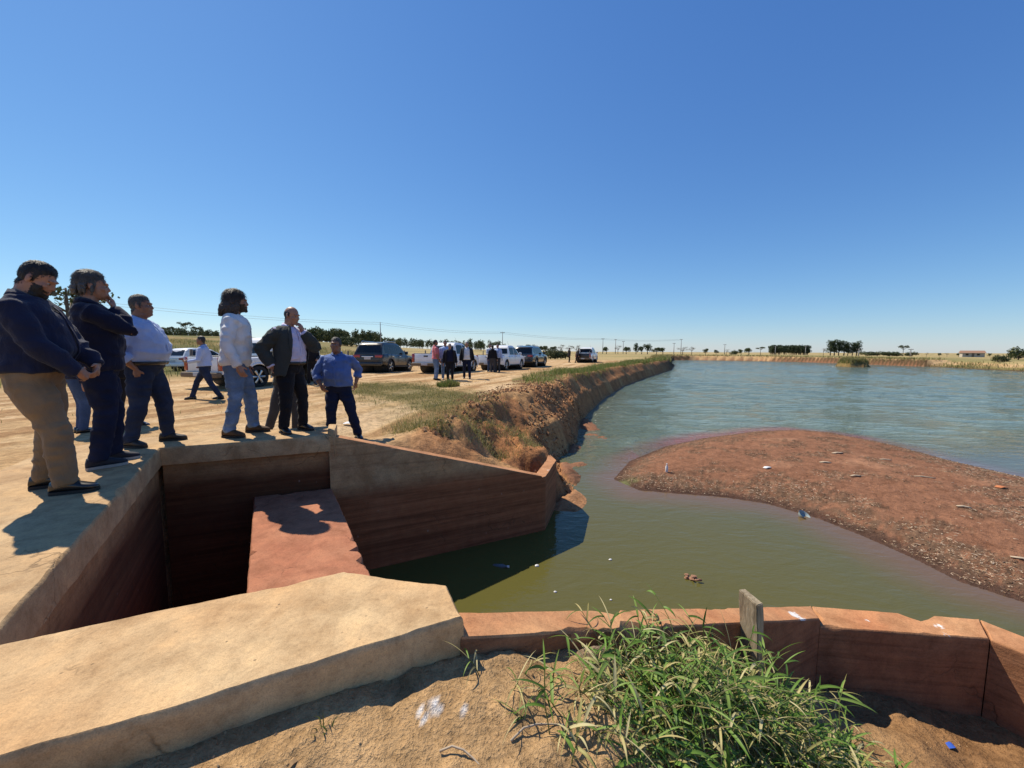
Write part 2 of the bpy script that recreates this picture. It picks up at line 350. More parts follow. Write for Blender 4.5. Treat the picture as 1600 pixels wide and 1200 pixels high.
def Hf(x, y, noise=True):
    """ground height at world x,y (numpy arrays); also returns masks for colour"""
    ins = inside(x, y, LAKE); ds = segd(x, y, SHORE, False)
    dw = segd(x, y, [(-4.05, 4.32), (-2.38, 4.98), (.5, 6.38), (.74, 7.3)], False)
    dist = np.hypot(x, y)
    # base level of the land
    base = 1.78-.13*sst(5.5, 11, dist)-.16*sst(22, 30, dist)-.18*sst(45, 80, dist)
    right = sst(-.15, .25, x/np.maximum(dist, 1))
    base = base-.0072*np.maximum(0, np.minimum(dist, 5000)-130)*right
    left = sst(.1, .62, -x/np.maximum(dist, 1))
    base = base+left*5.2*sst(26, 150, dist)+(1-right)*(1-left)*1.4*sst(60, 200, dist)
    n1 = fbm(x, y, .35, 3); n2 = fbm(x, y, 2.2, 4); n3 = fbm(x, y, 9, 3)
    near = np.exp(-dist/60)
    base = base-.25*np.exp(-((x+2.5)**2+(y-6.5)**2)/1.6)
    c20, s20 = math.cos(R(20)), math.sin(R(20)); across = x*c20-y*s20; along = x*s20+y*c20
    rut = fbm(across, along*.08, 2.2, 3)
    road = sst(.5, 2.2, -across-.2+.8*n1) * sst(22, 15, -across) * sst(5.2, 7.5, y+.35*np.abs(x+2.5))
    land = base+near*(.05*n1+.03*n2*(1-road)+.045*rut*road)+.008*n3*near
    # eroded bank
    w = np.where(y < 13, 2.3-1.0*sst(9, 13, y), 1.3); w = w*(1+.35*fbm(x, y, .8, 2, 5.))
    ledge = sst(0, .35, ds/w)*.52+.48*sst(.3, 1.0, ds/w)
    lum = (fbm(x, y, 1.3, 3, 8.)*.26+(1-np.abs(fbm(x, y, 3.1, 3, 2.))*2)*.07+n3*.05+.09*fbm(x, y, 4.5, 3, 71.))*sst(0, .3, ds)*sst(1.35, .8, ds/w)*np.exp(-dist/50)
    w2 = 1.0+np.where((x > 70) & (y < 75), 7.0, 0)
    fark = sst(40, 70, dist); prof = ledge*(1-fark)+sst(0, 1, ds/w2)*fark
    lum2 = (.10*fbm(x, y, 2.6, 4, 31.)+.05*fbm(x, y, 7, 3, 33.))*sst(2.0, .5, dw)*(x > -1.9)*(y < 9)*(y > 5.5)
    land = land*prof+lum+lum2
    # drop to just under the far wing wall's coping
    tpar = np.clip(((x+2.38)*2.88+(y-4.98)*1.4)/(2.88**2+1.4**2), 0, 1)
    ztop = 1.86-.98*tpar
    lim = ztop-.04+(.5+.5*fbm(x, y, .9, 2, 51.))*np.maximum(dw-.15, 0)+(.22*fbm(x, y, 2.4, 4, 52.)+.05*fbm(x, y, 9, 3, 53.))*sst(.15, .6, dw)
    zone = (x > -3.4) & (y < 9.5) & (x < 1.6)
    land = np.where(zone, np.minimum(land, lim+.03*n2), land)
    deckz = inside(x, y, [(-1.6, .6), (-3.7, 4.2), (-2.2, 4.8), (-2.5, 5.6), (-4.9, 4.75), (-5.15, 4.1), (-3.2, .55)])
    land = np.where(deckz, np.minimum(land, 1.66), land)
    # foreground
    fore = (y < .49*x+1.78) & (x > -3.3) & (y < 3.2)
    wsum = 0; zf = 0
    for px, py, pz in FC:
        q = 1/((x-px)**2+(y-py)**2+.025)**2.0; wsum = wsum+q; zf = zf+q*pz
    zf = zf/wsum
    clod = np.maximum(0, fbm(x, y, 7, 3, 4.)-.05)
    zf = zf+.03*fbm(x, y, 3, 3, 1.)+.05*clod+.012*fbm(x, y, 28, 2, 3.)
    zf = np.where(segd(x, y, [(-2.2, .55), (-1.37, .93), (-1.0, 1.1), (-.19, 1.5)], False) < .12, np.minimum(zf, 1.765), zf)
    fs = fore
    land = np.where(fs, zf, land)
    # bed
    bed = -.02-np.minimum(1.4, .22*ds)+.02*n2
    db = segd(x, y, BAR); ib = inside(x, y, BAR)
    nb = fbm(x, y, 1.1, 3, 11.); nd = fbm(x, y, 14, 3, 12.)
    barz = np.where(ib, .30*(1-np.exp(-db/1.0))+.03*nb*np.minimum(1, db)+.022*np.maximum(nd, -.2)*sst(0, .2, db)+.006, -.18*db)
    bed = np.where(db < 8, np.maximum(bed, np.where(ib, barz, np.maximum(barz, -1.4))), bed)
    di = segd(x, y, ISLE); ii = inside(x, y, ISLE)
    bed = np.where(ii, 1.15*sst(0, .9, di)+.1*n2, bed)
    sp = np.hypot((x-1.05)/.42, (y-7.75)/.75)+.35*n2
    bed = np.maximum(bed, np.where(sp < 1.3, .16*(1-sp)+.02*n2, -9))
    for sx_, sy_, ax_, ay_, hh_ in ((1.75, 11.6, .30, 1.3, .15), (1.35, 9.3, .25, .9, .10), (2.9, 15.8, .4, 2.0, .13)):
        q_ = np.hypot((x-sx_)/ax_, (y-sy_)/ay_)+.9*n2+.5*fbm(x, y, 1.1, 3, 61.); bed = np.maximum(bed, np.where(q_ < 1.4, hh_*(1-q_)+.03*n3, -9))
    basin = inside(x, y, BASIN)
    bed = np.where(basin, -2.2, bed)
    h = np.where(ins, bed, land)
    return h, dict(ins=ins, ds=ds, w=w, road=road, rut=rut, n1=n1, n2=n2, n3=n3, ib=ib, db=db, ii=ii, fore=fore, dist=dist, left=left, right=right, clod=clod, dw=dw, basin=basin, sp=sp, nb=nb, nd=nd)
def lerp(a, b, t): return a*(1-t[:, None])+np.asarray(b)*t[:, None]
def ground_colour(x, y, h, k):
    n = len(x)
    col = np.tile(np.array((.50, .335, .17)), (n, 1))                    # dry tan dirt
    col = lerp(col, (.56, .40, .225), sst(-.1, .5, k['n1'])*.8)
    col = lerp(col, (.42, .25, .115), sst(.05, .6, k['n2'])*.5)
    col = lerp(col, (.33, .19, .088), sst(.0, .4, k['rut']+.3*k['n2'])*k['road']*.8); col = lerp(col, (.62, .46, .28), sst(.0, .4, -k['rut']+.3*k['n3'])*k['road']*.6)
    # verge grass, dry
    gi = inside(x, y, GRASS); gd = segd(x, y, GRASS); g = np.where(gi, sst(-.2, .6, gd), sst(.9, 0, gd)*.5)
    g = np.clip(g+.35*k['n2'], 0, 1)*(g > 0.02)
    col = lerp(col, (.15, .135, .05), g*.8)
    bt = sst(.7, 1.2, k['ds']/k['w'])*sst(4.2, 2.2, k['ds']+k['n1'])*sst(14, 18, y)*(x > 0)*(k['dist'] < 110)
    col = lerp(col, (.12, .125, .04), np.clip(bt*.85, 0, 1)*(~k['ins']))
    # bank earth; the far cliff's backlit shade is painted in as darker brown
    e = sst(1.35, .75, k['ds']/k['w'])*(k['dist'] < 130)*(~k['fore']); e = np.maximum(e, sst(1.9, .9, k['dw']+.5*k['n2'])*sst(-2.2, -1.2, x)*(y > 5)*(y < 10)*(~k['fore'])*.85)
    red = np.array((.35, .165, .072))*(1+.45*k['n2'][:, None]); red = lerp(red, (.46, .27, .12), sst(.0, .4, fbm(x, y, 1.0, 3, 41.))*.7); red = lerp(red, (.10, .066, .036), sst(50, 75, k['dist']))
    col = col*(1-e[:, None])+red*e[:, None]
    # far fields
    far = sst(40, 75, k['dist'])*(k['ds'] > 5)
    fn = fbm(x, y, .02, 4, 3.); fld = np.array((.40, .31, .15))*(1+.25*fn[:, None])
    fld = lerp(fld, (.17, .17, .065), sst(.0, .5, fn+.35*k['left'])*.8)
    keep = 1-k['road']*(k['dist'] < 60)
    col = lerp(col, (0, 0, 0), far*0)+0
    f2 = far*keep; col = col*(1-f2[:, None])+fld*f2[:, None]
    lf = k['left']*sst(17, 24, -(x*math.cos(R(20))-y*math.sin(R(20)))+2*k['n1'])
    lc = lerp(np.tile(np.array((.27, .2, .085)), (n, 1)), (.13, .13, .045), sst(-.3, .3, fbm(x, y, .12, 4, 6.)))
    col = col*(1-lf[:, None])+lc*lf[:, None]
    # foreground sand and red soil to the right
    f = k['fore'].astype(float)
    sand = np.tile(np.array((.43, .275, .135)), (n, 1)); sand = lerp(sand, (.52, .35, .185), sst(-.1, .5, k['n2']))
    sand = lerp(sand, (.30, .165, .075), sst(1.6, 2.8, x+.3*k['n2']))
    wp = np.hypot((x+.25+.3*(y-1.27))/.075, (y-1.27)/.028)+2.2*k['n3']+1.2*fbm(x, y, 40, 2, 3.)
    sand = lerp(sand, (.75, .74, .72), sst(.9, .6, wp))
    col = col*(1-f[:, None])+sand*f[:, None]
    # lake bed, sandbar
    i = k['ins'].astype(float); bar = np.tile(np.array((.25, .122, .07)), (n, 1))
    bar = lerp(bar, (.35, .185, .108), sst(.1, .6, k['nb'])*.8)
    litter = sst(0, .25, fbm(x, y, 2.0, 3, 21.)+.25*sst(1.6, .4, k['db'])+.18*sst(9.5, 7.0, y))
    bar = lerp(bar, (.12, .072, .044), litter*sst(-.25, .2, k['nd'])*.8)
    bar = lerp(bar, (.40, .25, .15), litter*sst(.35, .6, fbm(x, y, 22, 2, 5.))*.5)
    bar = lerp(bar, (.155, .098, .062), sst(1.1+.8*k['nb'], .3, k['db'])*.7*sst(-.3, .1, k['nd']))
    bar = lerp(bar, (.07, .04, .03), sst(.35+.2*k['nb'], .05, k['db'])*.85)
    bar = lerp(bar, (.22, .25, .10), sst(.5, .1, np.hypot((x-2.6)/1.2, (y-8.5)/.6))*.7*sst(-.1, .3, k['n2']))
    col = col*(1-i[:, None])+bar*i[:, None]
    ii = k['ii'].astype(float); col = col*(1-ii[:, None])+np.array((.20, .15, .06))*ii[:, None]
    ss = (k['sp'] < 1.2)*i; col = col*(1-ss[:, None])+np.array((.38, .20, .1))*ss[:, None]
    return np.clip(col*(1+.10*k['n3'][:, None]), .01, .9)
def set_col(me, col):
    a = me.color_attributes.new('Col', 'FLOAT_COLOR', 'POINT')
    d = np.ones((len(me.vertices), 4), np.float32); d[:, :3] = col; a.data.foreach_set('color', d.ravel())
def grid_mesh(name, X, Y, Z, keepq=None):
    r, c = X.shape; co = np.stack([X, Y, Z], -1).reshape(-1, 3)
    i = np.arange(r*c).reshape(r, c); q = np.stack([i[:-1, :-1], i[:-1, 1:], i[1:, 1:], i[1:, :-1]], -1).reshape(-1, 4)
    if keepq is not None: q = q[keepq.reshape(-1)]
    me = bpy.data.meshes.new(name); me.vertices.add(len(co)); me.vertices.foreach_set('co', co.ravel())
    me.loops.add(q.size); me.loops.foreach_set('vertex_index', q.ravel().astype(np.int32))
    me.polygons.add(len(q)); me.polygons.foreach_set('loop_start', np.arange(0, q.size, 4, dtype=np.int32))
    me.polygons.foreach_set('use_smooth', np.ones(len(q), bool)); me.update(calc_edges=True)
    return me
# ground sheet: rows get farther apart with distance
ys = [-2.4]
while ys[-1] < 7000:
    y = ys[-1]; ys.append(y+(.06 if y < .3 else (.02+.0092*max(0, y-.5) if y < 170 else (y+2.5)*.07)))
ys = np.array(ys); tn = np.concatenate([[-40, -15, -6, -3.2, -2.4, -2.0], np.linspace(-1.6, 1.6, 720), [2.0, 2.4, 3.2, 6, 15, 40]])
Yg, Tg = np.meshgrid(ys, tn, indexing='ij'); Xg = (Yg+2.5+.1)*Tg
# pull columns so near the camera they are not wasted
hx, k = Hf(Xg.ravel(), Yg.ravel()); gc = ground_colour(Xg.ravel(), Yg.ravel(), hx, k)
gm = grid_mesh('ground', Xg, Yg, hx.reshape(Xg.shape)); set_col(gm, gc)
t = NT('earth'); a = t.n('Attribute', attribute_name='Col'); p = t.pos()
n1 = t.noise(14, p, 6, .65); n2 = t.noise(70, p, 4, .7); n0 = t.noise(1.1, p, 4)
c = t.mix(a.outputs['Color'], t.ramp(n1, [(.28, (.68, .66, .64)), (.5, (1, 1, 1)), (.72, (1.22, 1.2, 1.18))]), 1, 'MULTIPLY')
n3 = t.noise(3.6, p, 6, .7, .3)
c = t.mix(c, t.ramp(n3, [(.3, (.66, .62, .58)), (.5, (1, 1, 1)), (.7, (1.2, 1.18, 1.14))]), 1, 'MULTIPLY')
c = t.mix(c, t.ramp(n2, [(.3, (.75, .73, .7)), (.55, (1.05, 1.05, 1.05)), (.75, (1.2, 1.2, 1.2))]), 1, 'MULTIPLY')
b = t.bump(n3, .6, .09); b = t.bump(n1, .8, .035, b); b = t.bump(n2, .8, .012, b)
MAT['earth'] = t.set(c, 1.0, b, Specular_IOR_Level=.1)
tag(link('ground', gm, MAT['earth']), kind='structure')
def ground_z(x, y):
    z, _ = Hf(np.array([float(x)]), np.array([float(y)])); return float(z[0])
# land behind the viewer
mb = MB(); mb.add([(-110, -60, 1.2), (110, -60, 1.2), (110, -2.2, .6), (-110, -2.2, 1.35)], [(0, 1, 2, 3)])
tag(mb.build('path', plain('back_dirt', (.45, .31, .17), 1.0)), kind='structure')

# ---------------------------------------------------------------- water
yw = np.concatenate([np.arange(.9, 7, .12), np.arange(7, 46, .085), np.arange(46, 132, .34)]); xw = np.linspace(-1.0, 1.75, 470)
Yw, Tw = np.meshgrid(yw, xw, indexing='ij'); Xw = (Yw+1.2)*Tw
fx, fy = Xw.ravel(), Yw.ravel()
li = inside(fx, fy, LAKE); dsw = segd(fx, fy, LAKE); bs = inside(fx, fy, BASIN); dbw = segd(fx, fy, BAR); ibw = inside(fx, fy, BAR)
ok = (li | (dsw < 1.5)) & ~(bs) & ~((fy < .49*fx+1.62) & (fx < 2.5)) & ~((fx > 2.3) & (fy < 2.6)) 
okq = ok.reshape(Xw.shape); okq = okq[:-1, :-1] & okq[1:, :-1] & okq[:-1, 1:] & okq[1:, 1:]
deep = sst(0, 4.5, fy-(8.6+.12*fx))       # 0 in the sheltered pool, 1 on the open lake
c14, s14 = math.cos(R(-9)), math.sin(R(-9)); wx = fx*c14+fy*s14; wy = -fx*s14+fy*c14
warp = .5*vn(np.stack([fx*.5, fy*.5, fx*0+3.3], 1))
W1 = vn(np.stack([wx*.55+warp, wy*1.5+warp, fx*0+1.5], 1)); W2 = vn(np.stack([wx*1.3, wy*3.1+warp, fx*0+7.5], 1)); W0 = vn(np.stack([wx*.12, wy*.3, fx*0+9.5], 1))
gust = .65+.5*vn(np.stack([fx*.07, fy*.11, fx*0+4.5], 1))
wz = deep*gust*(.030*(1-2*np.abs(W1))+.012*W2+.012*W0)*(1+1.2*sst(25, 90, fy))*sst(0, 1.2, dsw)*np.where(ibw, 0, sst(.1, 2.0, dbw))
wm = grid_mesh('water', Xw, Yw, wz.reshape(Xw.shape), okq)
shelt = 1-deep
nw = fbm(fx, fy, .9, 3, 2.)
nsh = np.where(ibw, 0, dbw)
pink = np.maximum(sst(1.1, .05, nsh+.3*nw)*(.35+.65*sst(.5, .9, deep+.35*(fx < 3.6))), sst(.22, .03, nsh+.2*nw)*.30)
wc = np.tile(np.array((.098, .090, .024)), (len(fx), 1))
wc = lerp(wc, (.128, .168, .122), deep); wc = lerp(wc, (.12, .11, .05), sst(2.2, .2, dsw)*.45*deep*(fx < 8))
wc = lerp(wc, (.25, .082, .085), pink*.85)
wc = wc*(1+.06*fbm(fx, fy, .25, 3, 9.)[:, None])
set_col(wm, wc); aa = wm.attributes.new('rip', 'FLOAT', 'POINT'); aa.data.foreach_set('value', (.06+deep*(.94+1.2*sst(15, 90, fy))).astype(np.float32))
t = NT('lake_water'); a = t.n('Attribute', attribute_name='Col'); rp = t.n('Attribute', attribute_name='rip')
p = t.pos((1, 1.9, 1), rot=(0, 0, R(-14))); h1 = t.noise(1.5, p, 4, .55, .6); h2 = t.noise(5.5, p, 3, .6, .4); h3 = t.noise(.22, t.pos((1, 2.2, 1)), 3)
hh = t.math('ADD', h1, t.math('MULTIPLY', h2, .38)); hh = t.math('MULTIPLY', hh, rp.outputs['Fac'])
b = t.bump(hh, 1.0, .26)
rr = t.math('ADD', t.math('MULTIPLY', rp.outputs['Fac'], .03), .03)
MAT['water'] = t.set(a.outputs['Color'], rr, b, IOR=1.333)
tag(link('water', wm, MAT['water']), kind='structure')

# ---------------------------------------------------------------- concrete works
def chip_slab(name, poly, z0, z1, mat, step=.05, jit=.006, bev=.012, parent=None, seed=0, tilt=None):
    """slab with worn edges: outline resampled and jittered, top edge rounded; top may tilt (z1 function)"""
    zf = z1 if callable(z1) else (lambda x, y: z1)
    P = []; n = len(poly)
    for i in range(n):
        a, b = poly[i], poly[(i+1) % n]; L = math.hypot(b[0]-a[0], b[1]-a[1]); m = max(1, int(L/step))
        P += [(a[0]+(b[0]-a[0])*j/m, a[1]+(b[1]-a[1])*j/m) for j in range(m)]
    P = np.array(P); N = len(P); T = np.roll(P, -1, 0)-np.roll(P, 1, 0); T /= np.linalg.norm(T, axis=1)[:, None]
    ar = .5*np.sum(P[:, 0]*np.roll(P[:, 1], -1)-P[:, 1]*np.roll(P[:, 0], -1))
    nrm = np.stack([T[:, 1], -T[:, 0]], 1)*(1 if ar > 0 else -1)
    def nz(s, o): return vn(np.stack([P[:, 0]*s+o, P[:, 1]*s+o, np.full(N, o+seed*5.3)], 1))
    q = np.clip(nz(3.5, 3.)-.12, 0, 1)*4.5; chip = np.clip(nz(16, 7.), 0, 1)*q
    B = P+nrm*(jit*(nz(9, 1.)+.6*nz(25, 2.)))[:, None]
    rows = []
    rows.append([(x, y, z0) for x, y in B])
    if z1 is not None and not callable(z1) or True:
        rows.append([(x, y, zf(x, y)-bev*2.2-.05*c_) for (x, y), c_ in zip(B, chip)])
        B1 = B-nrm*(bev*.3+.02*chip)[:, None]; rows.append([(x, y, zf(x, y)-bev*.8-.02*c_) for (x, y), c_ in zip(B1, chip)])
        B2 = B-nrm*(bev+.045*chip)[:, None]; rows.append([(x, y, zf(x, y)) for x, y in B2])
    v = [p_ for r_ in rows for p_ in r_]; f = []
    for i in range(3):
        for j in range(N):
            a, b, c_, d = i*N+j, i*N+(j+1) % N, (i+1)*N+(j+1) % N, (i+1)*N+j
            f.append((a, b, c_, d) if ar > 0 else (d, c_, b, a))
    top = tuple(3*N+j for j in range(N)); bot = tuple(range(N-1, -1, -1))
    f += [top if ar > 0 else top[::-1], bot if ar > 0 else bot[::-1]]
    mb = MB(); mb.add(v, f); me = mb.mesh(name)
    smooth(me, 38)
    return link(name, me, mat, parent)
o = chip_slab('deck_slab', [(-1.97, 1.38), (-3.89, 4.24), (-2.31, 4.88), (-2.58, 5.52), (-4.75, 4.67), (-5.0, 4.1), (-2.95, .62)], 1.70, 1.9, MAT['deck'], seed=1)
tag(o, 'L-shaped tan concrete deck along the dark basin where the men stand', 'slab')
mb = MB(); mb.prism([(-2.36, 4.93), (-2.25, 4.90), (-2.4, 5.3), (-2.52, 5.3)], 1.6, 1.97)
o = mb.build('kerb_block', MAT['deck'], bevel=.02, sm=30); tag(o, 'small raised concrete block at the end of the deck by the wing wall', 'concrete block')
o = chip_slab('coping_slab', [(-2.05, 1.30), (-.83, 1.85), (-.3, 1.74), (-.195, 1.52), (-1.0, 1.12), (-1.37, .955), (-2.35, .5)], 1.72, 1.9, MAT['slab'], step=.03, jit=.007, bev=.012, seed=2)
tag(o, 'thick tan concrete slab lying across the foreground beside the sand', 'slab')
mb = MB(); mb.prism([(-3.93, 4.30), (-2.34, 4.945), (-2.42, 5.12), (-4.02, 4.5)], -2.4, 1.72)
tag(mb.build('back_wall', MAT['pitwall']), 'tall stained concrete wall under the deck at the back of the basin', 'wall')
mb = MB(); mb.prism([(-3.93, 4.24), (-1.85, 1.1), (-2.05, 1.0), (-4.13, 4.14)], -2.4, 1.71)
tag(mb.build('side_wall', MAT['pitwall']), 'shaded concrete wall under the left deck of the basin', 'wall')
mb = MB(); mb.prism([(-2.4, 1.05), (-.85, 1.74), (-.33, 1.66), (-.27, 1.55), (-.33, 1.44), (-2.3, .75)], -2.4, 1.73)  # unseen wall added below the slab to block light
tag(mb.build('light_block_wall', MAT['basin']), 'unseen concrete wall added under the foreground slab to block light', 'wall')
o = chip_slab('sill', [(-3.14, 4.62), (-2.33, 4.93), (-.90, 2.62), (-.55, 2.0), (-1.35, 1.7), (-1.72, 2.36)], -2.4, 1.2, MAT['sill'], jit=.004, seed=3)
tag(o, 'reddish concrete sill crossing the basin with shadows of men on it', 'sill')
# far wing wall with its return
def zw(x, y):
    t_ = ((x+2.31)*2.87+(y-4.88)*1.39)/(2.87**2+1.39**2); return 1.895-.985*t_
o = chip_slab('wing_wall', [(-2.325, 4.885), (.50, 6.243), (.44, 6.42), (-2.36, 5.07)], -1.6, zw, MAT['basin'], jit=.003, bev=.006, seed=4)
o.data.materials.append(MAT['wing'])
for pl in o.data.polygons:
    if pl.normal.z > .6 and pl.center.z > .5: pl.material_index = 1
o2 = chip_slab('return_wall', [(.502, 6.245), (.56, 6.27), (.85, 7.24), (.78, 7.6), (.72, 7.58), (.66, 7.26), (.40, 6.40)], -1.6, .912, MAT['basin'], jit=.003, bev=.006, parent=o, seed=5)
o2.data.materials.append(MAT['wing'])
for pl in o2.data.polygons:
    if pl.normal.z > .6 and pl.center.z > .5: pl.material_index = 1
tag(o, 'long concrete wing wall sloping down to the green water beyond the basin', 'wall')
# near wing wall: three lengths
def zn(x, y):
    t_ = ((x+.19)*2.61+(y-1.7)*1.28)/(2.61**2+1.28**2); return 1.79-.84*t_
near = chip_slab('wing_wall', [(-.205, 1.505), (2.30, 2.738), (2.42, 2.98), (-.285, 1.665)], -1.6, zn, MAT['nearwing'], jit=.004, bev=.01, seed=6)
n2_ = chip_slab('return_wall', [(2.303, 2.738), (3.43, 2.62), (3.60, 2.83), (2.422, 2.982)], -1.6, .95, MAT['nearwing'], jit=.004, bev=.01, parent=near, seed=7)
n3_ = chip_slab('return_wall', [(3.432, 2.616), (4.68, .5), (4.93, .64), (3.602, 2.826)], -1.6, .948, MAT['nearwing'], jit=.004, bev=.01, parent=near, seed=8)
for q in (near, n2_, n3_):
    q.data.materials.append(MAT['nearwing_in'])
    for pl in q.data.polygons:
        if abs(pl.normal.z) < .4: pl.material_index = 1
tag(near, 'low reddish concrete wing wall behind the grass with white paint splashes', 'wall')

# ---------------------------------------------------------------- people
def ik(a, b, l1, l2, pole):
    a, b, pole = Vector(a), Vector(b), Vector(pole); d = b-a; L = min(d.length, (l1+l2)*.999); d.normalize(); b = a+d*L
    x = (l1*l1-l2*l2+L*L)/(2*L); h = math.sqrt(max(0, l1*l1-x*x)); pp = pole-d*pole.dot(d)
    if pp.length < 1e-4: pp = Vector((0, 1, 0))
    return a+d*x+pp.normalized()*h, b
def hand(mb, wrist, d, nrm, side, curl=.5, fine=True, s=1.0):
    """palm, four unequal bent fingers and a thumb; d = direction of the hand, nrm = palm normal"""
    d = Vector(d).normalized(); nrm = Vector(nrm); nrm = (nrm-d*nrm.dot(d)).normalized(); lat = d.cross(nrm)*side
    W = Vector(wrist)
    mb.tube([W-d*.03, W+d*.02, W+d*.05*s, W+d*.088*s], [(.026*s, .022*s), (.03*s, .02*s), (.038*s, .018*s), (.037*s, .015*s)], 10, round_=False)
    M = Matrix((lat, d, nrm)).transposed(); mb.ell(W+d*.05*s, (.041*s, .052*s, .019*s), M)
    for i, (o, L) in enumerate(((.029, .068), (.0105, .078), (-.0095, .072), (-.028, .056))):
        p = W+d*.082*s+lat*o*s; pts = [p-d*.02*s]; a = 0; q = p
        for j, fr in enumerate((.42, .32, .26)):
            a += curl*(.55, .75, .6)[j]*(1+.12*i)
            pts.append(q); q = q+(d*math.cos(a)+nrm*math.sin(a))*L*fr*s
        pts.append(q); mb.tube(pts, [.0092*s, .0092*s, .0088*s, .0082*s, .0072*s], 7, round_=True)
    p = W+d*.022*s+lat*.03*s; t1 = (d*.62+lat*.68+nrm*.38).normalized(); t2 = (d*.9+lat*.15+nrm*.42).normalized()
    mb.tube([p-t1*.012*s, p+t1*.034*s, p+t1*.034*s+t2*.03*s], [.0135*s, .0115*s, .0085*s], 7, round_=True)
SK = {}
for nme, c in (('skin_tan', (.36, .19, .12)), ('skin_brown', (.25, .125, .075)), ('skin_light', (.45, .25, .165))): SK[nme] = skin(nme, c)
HA = {'hair_black': hairmat('hair_black', (.012, .01, .009)), 'hair_grey': hairmat('hair_grey', (.075, .068, .06)), 'hair_brown': hairmat('hair_brown', (.045, .03, .02)), 'hair_white': hairmat('hair_white', (.32, .30, .28))}
EYE = plain('eye_white', (.30, .27, .25), .4); IRIS = plain('iris_dark', (.02, .013, .01), .15)
CL = dict(navy=cloth('navy_cotton', (.010, .015, .042)), navy2=cloth('dark_navy_wool', (.007, .010, .030)), palebl=cloth('pale_blue_cotton', (.38, .47, .68)), whitebl=cloth('white_linen', (.70, .70, .70)),
          blue=cloth('mid_blue_cotton', (.085, .145, .34)), lilac=cloth('white_striped_cotton', (.56, .54, .72)), khaki=cloth('khaki_twill', (.205, .145, .085)), grey=cloth('green_grey_suiting', (.038, .044, .042)),
          black=cloth('black_suiting', (.008, .008, .011)), pink=cloth('pink_cotton', (.56, .15, .17)), greytr=cloth('grey_trousers', (.05, .05, .055)), white=cloth('white_cotton', (.66, .66, .68)),
          jean=denim('dark_denim', (.020, .031, .064)), jeanl=denim('washed_denim', (.14, .21, .33), 1.7), jeanm=denim('mid_denim', (.05, .085, .17)), indigo=denim('indigo_denim', (.011, .016, .042)))
LEA = {'shoe_black': plain('black_leather', (.012, .011, .011), .3, Coat_Weight=.3), 'shoe_brown': plain('brown_suede', (.085, .045, .02), .8), 'shoe_navy': plain('navy_canvas', (.015, .018, .03), .8), 'sole_white': plain('pale_sole', (.36, .33, .30), .7), 'sole_dark': plain('dark_sole', (.02, .018, .016), .8), 'boot': plain('dark_boot', (.022, .019, .017), .6)}
BELT = plain('belt_leather', (.02, .014, .01), .4)
